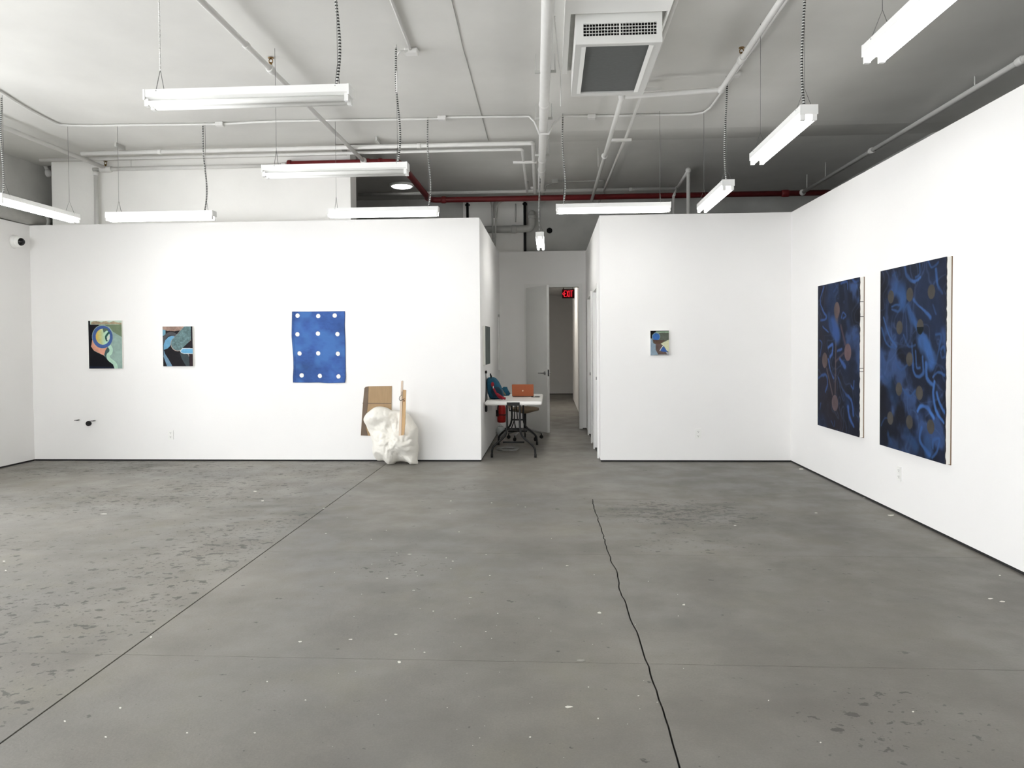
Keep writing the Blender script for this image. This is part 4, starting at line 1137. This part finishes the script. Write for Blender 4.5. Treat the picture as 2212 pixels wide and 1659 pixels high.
# ------------------------------------------------------------------ plaster lump, cardboard, wood strips
PY = 9.30
def W2(px, py, y=PY): return at(760+px/7.54, 800+py/7.54, y=y)
outl = [(400, 592), (470, 588), (540, 600), (600, 622), (650, 650), (720, 650), (790, 655), (860, 675), (930, 705), (975, 770), (1020, 850), (1078, 935), (1085, 1050), (1080, 1150), (1088, 1250), (1080, 1350), (1070, 1440), (1080, 1500), (1075, 1545), (1000, 1555), (940, 1510), (860, 1490), (740, 1495), (700, 1540), (650, 1560), (590, 1530), (530, 1475), (440, 1475), (395, 1450), (350, 1370), (335, 1280), (350, 1200), (320, 1120), (300, 1040), (265, 980), (230, 890), (190, 805), (225, 720), (290, 660), (350, 615)]
ol = smooth2(outl+[outl[0]])[:-1]
cxp, cyp = 680, 1080
bumps = [(420, 700, 120, .07), (430, 900, 90, -.05), (600, 760, 120, .05), (640, 960, 170, -.075), (620, 1200, 180, .10), (900, 1130, 170, .06), (900, 850, 110, -.03), (650, 1450, 80, .07), (1010, 1480, 60, .07), (830, 1500, 70, -.07), (470, 1430, 60, -.05), (1000, 1000, 80, .05), (360, 760, 50, .03), (780, 1330, 60, -.03), (560, 1060, 90, .03)]
nr = 26; vs = []; fs = []; no = len(ol)
def lump_pt(px, py, s_, front):
    p = W2(px, py, PY)
    th = (max(0, 1-s_**3.2))**.5
    if front:
        d = .12*th
        for bx0, by0, sg, amp in bumps:
            d += amp*th*math.exp(-((px-bx0)**2+(py-by0)**2)/(2*sg*sg))
        d += .026*th*(mnoise.fractal(Vector((px/140, py/140, 1.3)), 1.0, 2.0, 4))
        d += .034*th*(abs(mnoise.noise(Vector((px/110, py/110, 7.1)))))
        y = PY-d
    else: y = min(PY+.10*th, YB-.002)
    return (p.x, y, max(p.z, .001))
ctr = lump_pt(cxp, cyp, 0, True); vs.append(ctr)
for i in range(1, nr+1):
    s_ = i/nr
    for (px, py) in ol: vs.append(lump_pt(cxp+(px-cxp)*s_, cyp+(py-cyp)*s_, s_, True))
fs += [(0, 1+(k+1) % no, 1+k) for k in range(no)]
for i in range(nr-1):
    for k in range(no):
        a_ = 1+i*no; b_ = a_+no; fs.append((a_+k, a_+(k+1) % no, b_+(k+1) % no, b_+k))
base_ = 1+(nr-1)*no; prev = base_
for i in range(7, -1, -1):
    s_ = i/8
    if i == 0:
        vs.append(lump_pt(cxp, cyp, 0, False)); last = len(vs)-1
        fs += [(prev+k, prev+(k+1) % no, last) for k in range(no)]
    else:
        st_ = len(vs)
        for (px, py) in ol: vs.append(lump_pt(cxp+(px-cxp)*s_, cyp+(py-cyp)*s_, s_, False))
        fs += [(prev+k, prev+(k+1) % no, st_+k, ) + () if False else (prev+k, prev+(k+1) % no, st_+(k+1) % no, st_+k) for k in range(no)]
        prev = st_
fs = [f[::-1] for f in fs]
lump = MB().add(vs, fs, True).build('plaster_sculpture', 'plaster')
tag(lump, 'white lumpy plaster sculpture standing on the floor against the left partition', 'sculpture')
# sheet of cardboard behind it, on the wall, edge turned at the left
yc = YB-.012
def WC(px, py, y=yc): return at(760+px/7.54, 800+py/7.54, y=y)
def sheet(poly, y0, y1, name, m_, par):
    P = [WC(*p, y=y0) for p in poly]; n = len(P)
    vs = [(p.x, y0, p.z) for p in P]+[(p.x, y1, p.z) for p in P]
    return MB().add(vs, [tuple(range(n)), tuple(range(2*n-1, n-1, -1))]+[(i, n+i, n+(i+1) % n, (i+1) % n) for i in range(n)]).build(name, m_, par)
o = thing('cardboard_sheet', 'torn brown cardboard sheet on the wall behind the plaster sculpture', 'cardboard', WC(420, 1060))
sheet([(205, 290), (225, 268), (270, 260), (650, 255), (640, 1000), (600, 1066), (300, 1066), (145, 1060), (180, 540)], YB-.010, YB-.003, 'panel', 'cardboard', o)
sheet([(205, 292), (225, 270), (270, 264), (262, 540), (245, 700), (235, 960), (260, 1064), (147, 1058), (182, 540)], YB-.013, YB-.0101, 'flap', 'cardboard_dark', o)
sheet([(175, 530), (645, 534), (645, 545), (175, 541)], YB-.0145, YB-.0131, 'fold', 'cardboard_dark', o)
# two wooden strips standing in the hollow of the lump
yw = PY-.222
def WW(px, py, y=yw): return at(760+px/7.54, 800+py/7.54, y=y)
def strip_wood(poly, y0, y1, name, m_, par):
    P = [WW(*p, y=y0) for p in poly]; n = len(P)
    vs = [(p.x, y0, p.z) for p in P]+[(p.x, y1, p.z) for p in P]
    return MB().add(vs, [tuple(range(n)), tuple(range(2*n-1, n-1, -1))]+[(i, n+i, n+(i+1) % n, (i+1) % n) for i in range(n)]).build(name, m_, par)
o = thing('wooden_sticks', 'two upright wooden strips wired together in front of the plaster sculpture', 'wood strip', WW(810, 1062))
strip_wood([(763, 1066), (804, 1060), (833, 175), (818, 168), (803, 175)], yw-.005, yw+.02, 'narrow_strip', 'wood_pale', o)
strip_wood([(806, 1060), (850, 1050), (866, 880), (882, 320), (834, 316)], yw+.0, yw+.022, 'wide_strip', 'wood_raw', o)
MB().tube(catmull([WW(815, 345, yw-.012), WW(812, 400, yw-.02), WW(780, 430, yw-.02), WW(772, 470, yw-.015), WW(792, 494, yw-.012), WW(830, 475, yw-.012), WW(858, 462, yw-.006)], 5), .003, 6).build('wire_tie', 'black_metal', o)
MB().sphere(WW(850, 496, yw), .008, .003, .011, 10, 6).build('knot', mat('knot', (120, 70, 40), .7), o)
# plaster blob under the sticks keeps them seated on the lump
# ------------------------------------------------------------------ outlets, stubs, dome camera
def outlet(pos, face, label, sockets=True):
    x, y, z = pos
    o = thing('wall_outlet', label, 'outlet', pos)
    w, hgt, t = .037, .060, .007
    def bx(b, s0, s1, z0, z1, t0, t1):
        if face == 'y': return b.box(x+s0, x+s1, y-t1, y-t0, z+z0, z+z1)
        return b.box(x-t1, x-t0, y+s0, y+s1, z+z0, z+z1)
    bx(MB(), -w, w, -hgt, hgt, 0.0, t).build('cover_plate', 'plastic_white', o)
    for q in (-.027, .027):
        s_ = bx(MB(), -.017, .017, q-.016, q+.016, t, t+.002).build('socket', 'plastic_white', o)
        m_ = MB(); bx(m_, -.008, -.005, q-.001, q+.009, t+.002, t+.0026); bx(m_, .005, .008, q-.001, q+.008, t+.002, t+.0026); bx(m_, -.003, .003, q-.012, q-.006, t+.002, t+.0026)
        m_.build('slots', 'slot', s_)
    return o
p = at(1508, 937, y=YB); outlet((p.x, YB, p.z), 'y', 'white wall outlet low on the partition right of the corridor')
p = at(369, 939.5, y=YB); outlet((p.x, YB, p.z), 'y', 'white wall outlet low on the left partition below the small paintings')
p = at(1943, 1023, x=XR); outlet((XR, p.y, p.z), 'x', 'white wall outlet low on the right wall under the big painting')
for lab, u, v in (('left chrome pipe stub sticking out of the left partition', 171, 907), ('right chrome pipe stub sticking out of the left partition', 206, 908.5)):
    p = at(u, v, y=YB)
    o = thing('pipe_stub', lab, 'pipe stub', (p.x, YB, p.z))
    MB().cyl((p.x, YB, p.z), (p.x, YB-.004, p.z), .018, 14).build('escutcheon', 'plastic_white', o)
    MB().tube([(p.x, YB, p.z), (p.x, YB-.05, p.z), (p.x-.012, YB-.065, p.z)], .008, 8).build('stub', 'steel', o)
    MB().box(p.x-.026, p.x+.022, YB-.06, YB-.05, p.z-.005, p.z+.005).build('valve_handle', 'black_metal', o)
p = at(193, 914.5, y=YB)
o = thing('drain_stub', 'round black drain stub between the chrome stubs on the left partition', 'pipe stub', (p.x, YB, p.z))
MB().cyl((p.x, YB, p.z), (p.x, YB-.03, p.z), .032, 20).build('stub', 'black_metal', o)
MB().cyl((p.x, YB-.03, p.z), (p.x, YB-.034, p.z), .018, 16).build('cap', 'rubber', o)
p = at(30, 522, x=XL)
o = thing('dome_camera', 'white dome security camera with black lens on the left wall', 'camera', (XL, p.y, p.z))
MB().cyl((XL, p.y, p.z), (XL+.05, p.y, p.z), .085, 24, .075).build('mount', 'plastic_white', o)
MB().sphere((XL+.05, p.y, p.z), .075, .075, .075, 20, 12).build('shell', 'plastic_white', o)
MB().sphere((XL+.095, p.y-.01, p.z-.005), .05, .05, .05, 18, 12).build('lens_dome', mat('black_gloss', (16, 16, 17), .15), o)

# ------------------------------------------------------------------ folding table and what stands on it
TX0, TX1, TY0, TY1, TZ = -.86, -.112, 9.80, 11.32, .735
TB = thing('folding_table', 'white folding table with black legs in the corridor mouth', 'table', ((TX0+TX1)/2, (TY0+TY1)/2, 0))
MB().rbox(TX0, TX1, TY0, TY1, TZ-.05, TZ, .014).build('tabletop', 'table_white', TB)
txc = (TX0+TX1)/2
MB().box(txc-.085, txc+.085, TY0-.004, TY0+.03, TZ-.055, TZ-.012).build('hinge_plate', 'black_metal', TB)
for yl in (TY0+.02, TY1-.25):
    for s_ in (-1, 1):
        x0 = txc+s_*.085
        leg = catmull([(x0, yl, TZ-.05), (x0, yl, .55), (x0, yl, .40), (x0+s_*.03, yl, .28), (x0+s_*.13, yl, .19), (x0+s_*.19, yl, .12), (x0+s_*.20, yl, .02)], 5)
        l_ = MB().tube(leg, .014, 10).build('leg', 'black_metal', TB)
        MB().cyl((x0+s_*.20, yl, 0), (x0+s_*.20, yl, .045), .017, 10).build('foot_cap', 'rubber', l_)
    MB().cyl((txc-.085, yl, .37), (txc+.085, yl, .37), .011, 8).build('crossbar', 'black_metal', TB)
    MB().cyl((txc-.14, yl, .20), (txc+.14, yl, .20), .011, 8).build('crossbar', 'black_metal', TB)
MB().tube([(txc-.03, TY0+.02, .37), (txc, TY0+.25, .46), (txc, TY0+.55, TZ-.05)], .008, 8).tube([(txc+.03, TY0+.02, .37), (txc, TY0+.25, .46)], .008, 8).build('brace', 'black_metal', TB)
MB().tube([(txc, TY1-.25, .37), (txc, TY1-.75, TZ-.05)], .008, 8).build('brace', 'black_metal', TB)
# laptop, lid towards the camera
a = at(1106, 858, y=10.62); c = at(1152.5, 830, y=10.62)
o = thing('laptop', 'open laptop with a copper lid on the folding table', 'laptop', ((a.x+c.x)/2, 10.7, TZ))
MB().rbox(a.x+.004, c.x-.004, 10.66, 10.87, TZ+.001, TZ+.016, .005).build('base', 'laptop_dark', o)
hgt = c.z-TZ
tilt = -.05
def lidpt(x, k, off): return (x, 10.66+tilt*k-off*.98, TZ+.012+(hgt-.012)*k)
vs = [lidpt(x, k, f_) for f_ in (0, .008) for x, k in ((a.x, .03), (a.x, 0.97), (a.x+.008, 1), (c.x-.008, 1), (c.x, .97), (c.x, .03), (c.x-.008, 0), (a.x+.008, 0))]
lid = MB().add(vs, [tuple(range(8)), tuple(range(15, 7, -1))]+[(i, i+8, (i+1) % 8+8, (i+1) % 8) for i in range(8)]).build('lid', 'copper', o)
mx_ = (a.x+c.x)/2
e = []
for k in range(10):
    an = 2*math.pi*k/10; e.append(lidpt(mx_+.012*math.cos(an), .46+.075*math.sin(an), .0086))
MB().add(e, [tuple(range(10))]).build('emblem', 'copper_light', lid)
# backpack leaning on the wall
BY = -.28
o = thing('backpack', 'teal backpack with red straps leaning on the wall at the table edge', 'backpack', (-.77, 10.6+BY, TZ))
def blob_loft(rings, m_, name, par, n=20, sq=2.6):
    vs = []; fs = []
    for (cx_, cy_, z, rx_, ry_) in rings:
        for k in range(n):
            t = 2*math.pi*k/n; cc, ss = math.cos(t), math.sin(t)
            vs.append((cx_+rx_*math.copysign(abs(cc)**(2/sq), cc), cy_+ry_*math.copysign(abs(ss)**(2/sq), ss), z))
    for i in range(len(rings)-1):
        for k in range(n): fs.append((i*n+k, i*n+(k+1) % n, (i+1)*n+(k+1) % n, (i+1)*n+k))
    fs += [tuple(range(n-1, -1, -1)), tuple((len(rings)-1)*n+k for k in range(n))]
    return MB().add(vs, fs, True).build(name, m_, par)
blob_loft([(-.74, 10.62+BY, TZ+.001, .08, .10), (-.742, 10.62+BY, TZ+.02, .10, .14), (-.755, 10.62+BY, TZ+.08, .108, .165), (-.772, 10.62+BY, TZ+.16, .100, .165), (-.79, 10.62+BY, TZ+.23, .083, .155), (-.805, 10.62+BY, TZ+.275, .064, .12), (-.812, 10.62+BY, TZ+.295, .038, .07)], 'teal_cloth', 'bag_body', o)
blob_loft([(-.715, 10.47+BY, TZ+.03, .06, .03), (-.715, 10.462+BY, TZ+.06, .074, .045), (-.73, 10.462+BY, TZ+.12, .072, .045), (-.75, 10.47+BY, TZ+.17, .05, .03)], 'teal_dark', 'front_pocket', o)
def yb(pts): return [(x, y+BY, TZ+z) for x, y, z in pts]
MB().tube(catmull(yb([(-.765, 10.425, .15), (-.745, 10.41, .11), (-.72, 10.40, .07), (-.69, 10.39, .035), (-.64, 10.35, .018)]), 5), .013, 6).build('strap', 'red_cloth', o)
MB().tube(catmull(yb([(-.72, 10.40, .08), (-.68, 10.38, .055), (-.64, 10.36, .03), (-.60, 10.36, .018)]), 5), .016, 6).build('strap', 'red_cloth', o)
MB().sphere((-.782, 10.447+BY, TZ+.205), .022, .010, .034, 12, 8).build('tassel', 'red_cloth', o)
MB().sphere((-.772, 10.436+BY, TZ+.165), .006, .005, .020, 10, 6).build('tag', 'plastic_white', o)
MB().tube(catmull(yb([(-.805, 10.62, .29), (-.815, 10.58, .33), (-.82, 10.55, .345), (-.815, 10.52, .32), (-.805, 10.53, .27)]), 4), .008, 6).build('top_loop', 'rubber', o)
o = thing('folded_jacket', 'crumpled blue garment between the backpack and the laptop', 'garment', (-.67, 10.98, TZ))
blob_loft([(-.67, 10.98, TZ+.001, .07, .07), (-.67, 10.98, TZ+.03, .085, .08), (-.68, 10.98, TZ+.07, .07, .06), (-.67, 10.99, TZ+.10, .045, .045), (-.66, 10.99, TZ+.125, .028, .03)], 'teal_cloth', 'cloth_bundle', o, 14, 2.2)
MB().tube([(-.71, 10.895, TZ+.10), (-.68, 10.885, TZ+.05), (-.65, 10.885, TZ+.013)], .011, 6).build('buckle_strap', mat('tan_strap', (120, 104, 84), .7), o)
tag(MB().tube(catmull([(-.22, 10.72, TZ+.004), (-.17, 10.66, TZ+.004), (-.15, 10.60, TZ+.004), (-.19, 10.56, TZ+.004), (-.27, 10.58, TZ+.004)], 5), .0035, 6).build('laptop_cable', 'rubber'), 'thin dark cable curled on the table right of the laptop', 'cable')
# stool on castors behind the table
cxs, cys = -.40, 11.72
o = thing('rolling_stool', 'brown wooden seat on a castor base behind the folding table', 'stool', (cxs, cys, 0))
P = []
for j in range(13):
    t = j/12; row = []
    for i in range(17):
        s_ = i/16*2-1; wy = (t*2-1)
        r_ = math.sqrt(max(0, 1-abs(wy)**3)); x = s_*.22*r_
        row.append((cxs+x, cys+wy*.2, .455+.03*s_*s_+.016*wy*wy-.02*math.exp(-(s_*s_)*6)))
    P.append(row)
b = MB().quadgrid(P); b.quadgrid([[(x, y, z-.03) for x, y, z in r[::-1]] for r in P])
def edge_strip(b, A):
    B = [(x, y, z-.03) for x, y, z in A]; b.quadgrid([B, A])
edge_strip(b, P[0]); edge_strip(b, [P[k][-1] for k in range(13)]); edge_strip(b, P[-1][::-1]); edge_strip(b, [P[k][0] for k in range(12, -1, -1)])
b.build('seat', 'wood_seat', o)
MB().cyl((cxs, cys, .16), (cxs, cys, .43), .022, 12).build('post', 'black_metal', o)
# low curved backrest on the wall side
bp = []
for k in range(11):
    an = math.radians(150+60*k/10); bp.append((cxs+.25*math.cos(an), cys+.25*math.sin(an)))
MB().quadgrid([[(x, y, z) for x, y in bp] for z in (.50, .56, .62)]).quadgrid([[(x-.012, y, z) for x, y in bp[::-1]] for z in (.50, .56, .62)]).build('backrest', 'wood_seat', o)
MB().tube([(cxs-.1, cys, .43), (cxs-.24, cys, .45), (cxs-.255, cys, .55)], .010, 8).build('back_support', 'black_metal', o)
for k in range(5):
    an = math.radians(20+72*k); ex, ey = cxs+.27*math.cos(an), cys+.27*math.sin(an)
    l_ = MB().tube([(cxs, cys, .17), (cxs+.12*math.cos(an), cys+.12*math.sin(an), .14), (ex, ey, .085)], [.018, .015, .012], 8).build('leg', 'steel', o)
    MB().cyl((ex-.012*math.sin(an), ey+.012*math.cos(an), .028), (ex+.012*math.sin(an), ey-.012*math.cos(an), .028), .028, 14).cyl((ex, ey, .05), (ex, ey, .085), .009, 8).build('castor', 'rubber', l_)
# fire extinguisher on the corridor wall
p = at(1086, 905, y=12.15)
fx_, fy_ = XC1+.085, 12.15
o = thing('fire_extinguisher', 'red fire extinguisher hanging on the corridor wall behind the table', 'fire extinguisher', (fx_, fy_, .22))
zz = .22
prof = [(.0, 0.05), (.008, .066), (.03, .07), (.24, .07), (.275, .058), (.295, .03), (.31, .018)]
MB().tube([(fx_, fy_, zz+a_) for a_, r_ in prof], [r_ for a_, r_ in prof], 18).build('cylinder', 'red_gloss', o)
MB().cyl((fx_, fy_, zz+.31), (fx_, fy_, zz+.35), .016, 10).box(fx_-.01, fx_+.10, fy_-.01, fy_+.01, zz+.35, zz+.362).box(fx_-.01, fx_+.09, fy_-.01, fy_+.01, zz+.375, zz+.387).build('valve_handle', 'black_metal', o)
MB().tube(catmull([(fx_, fy_-.015, zz+.335), (fx_-.03, fy_-.06, zz+.34), (fx_-.05, fy_-.085, zz+.26), (fx_-.05, fy_-.085, zz+.10)], 4), .010, 8).build('hose', 'rubber', o)
MB().box(fx_-.071, fx_+.071, fy_-.071, fy_+.071, zz+.12, zz+.135).box(XC1+.001, fx_-.06, fy_-.02, fy_+.02, zz+.1, zz+.2).build('wall_bracket', 'black_metal', o)
# bag of bottles and tangled cable below the table
o = thing('plastic_bag', 'crumpled clear plastic bag on the floor below the fire extinguisher', 'bag', (fx_-.005, 12.0, 0))
P = []
for i in range(8):
    t = i/7; rr = .065*math.sin(math.pi*min(1, .18+.8*(1-t)))+.012
    P.append([(fx_-.005+rr*math.cos(2*math.pi*k/14)*(1+.25*mnoise.noise(Vector((k*.9, i*.7, 2)))), 11.98+rr*1.2*math.sin(2*math.pi*k/14)*(1+.25*mnoise.noise(Vector((k*.8, i*.6, 9)))), .003+.17*t) for k in range(15)])
    P[-1][-1] = P[-1][0]
MB().quadgrid(P).build('bag_skin', 'clear_plastic', o)
MB().sphere((fx_-.005, 11.98, .185), .02, .03, .02, 10, 6).build('knot', 'clear_plastic', o)
pts = []
for k in range(70):
    t = k/69*math.pi*2*4.3; r_ = .11+.02*math.sin(k*.6)
    pts.append((-.60+r_*1.25*math.cos(t), 10.55+r_*1.3*math.sin(t), .006+.012*(k/69)+.004*math.sin(k*1.7)))
tag(MB().tube(pts, .0045, 6).build('coiled_cable', mat('grey_cable', (150, 150, 148), .6)), 'grey cable coiled loosely on the floor under the folding table', 'cable')
# power lead down the corridor wall with adapter
o = thing('power_adapter', 'black power lead with adapter hanging down the corridor wall by the table', 'power adapter', (XC1+.012, 10.07, .62))
p = at(1058, 810, x=XC1+.012)
MB().tube(catmull([(XC1+.012, 10.11, 1.12), (XC1+.012, 10.11, 1.0), (XC1+.011, 10.10, .86), (XC1+.0065, 10.09, .74), (XC1+.0065, 10.08, .66)], 5), .005, 6).build('lead', 'rubber', o)
MB().rbox(XC1+.001, XC1+.028, 10.08, 10.14, 1.09, 1.13, .008).build('plug', 'rubber', o)
MB().rbox(XC1+.001, XC1+.03, 10.04, 10.11, .575, .66, .01).build('adapter', 'rubber', o)
# white surface raceway in the corner by the door wall
p0_ = at(1075, 690, x=XC1+.012); p1_ = at(1075, 800, x=XC1+.012)
o = thing('cable_raceway', 'white vertical cable raceway on the corridor wall above the table', 'raceway', (XC1, p0_.y, 1.0))
yq_ = 12.75
MB().box(XC1+.001, XC1+.02, yq_-.02, yq_+.02, 1.05, 1.95).build('channel', 'trim_paint', o)
MB().box(XC1+.001, XC1+.026, yq_-.028, yq_+.028, 1.95, 1.99).build('end_cap', 'pipe_grey', o)
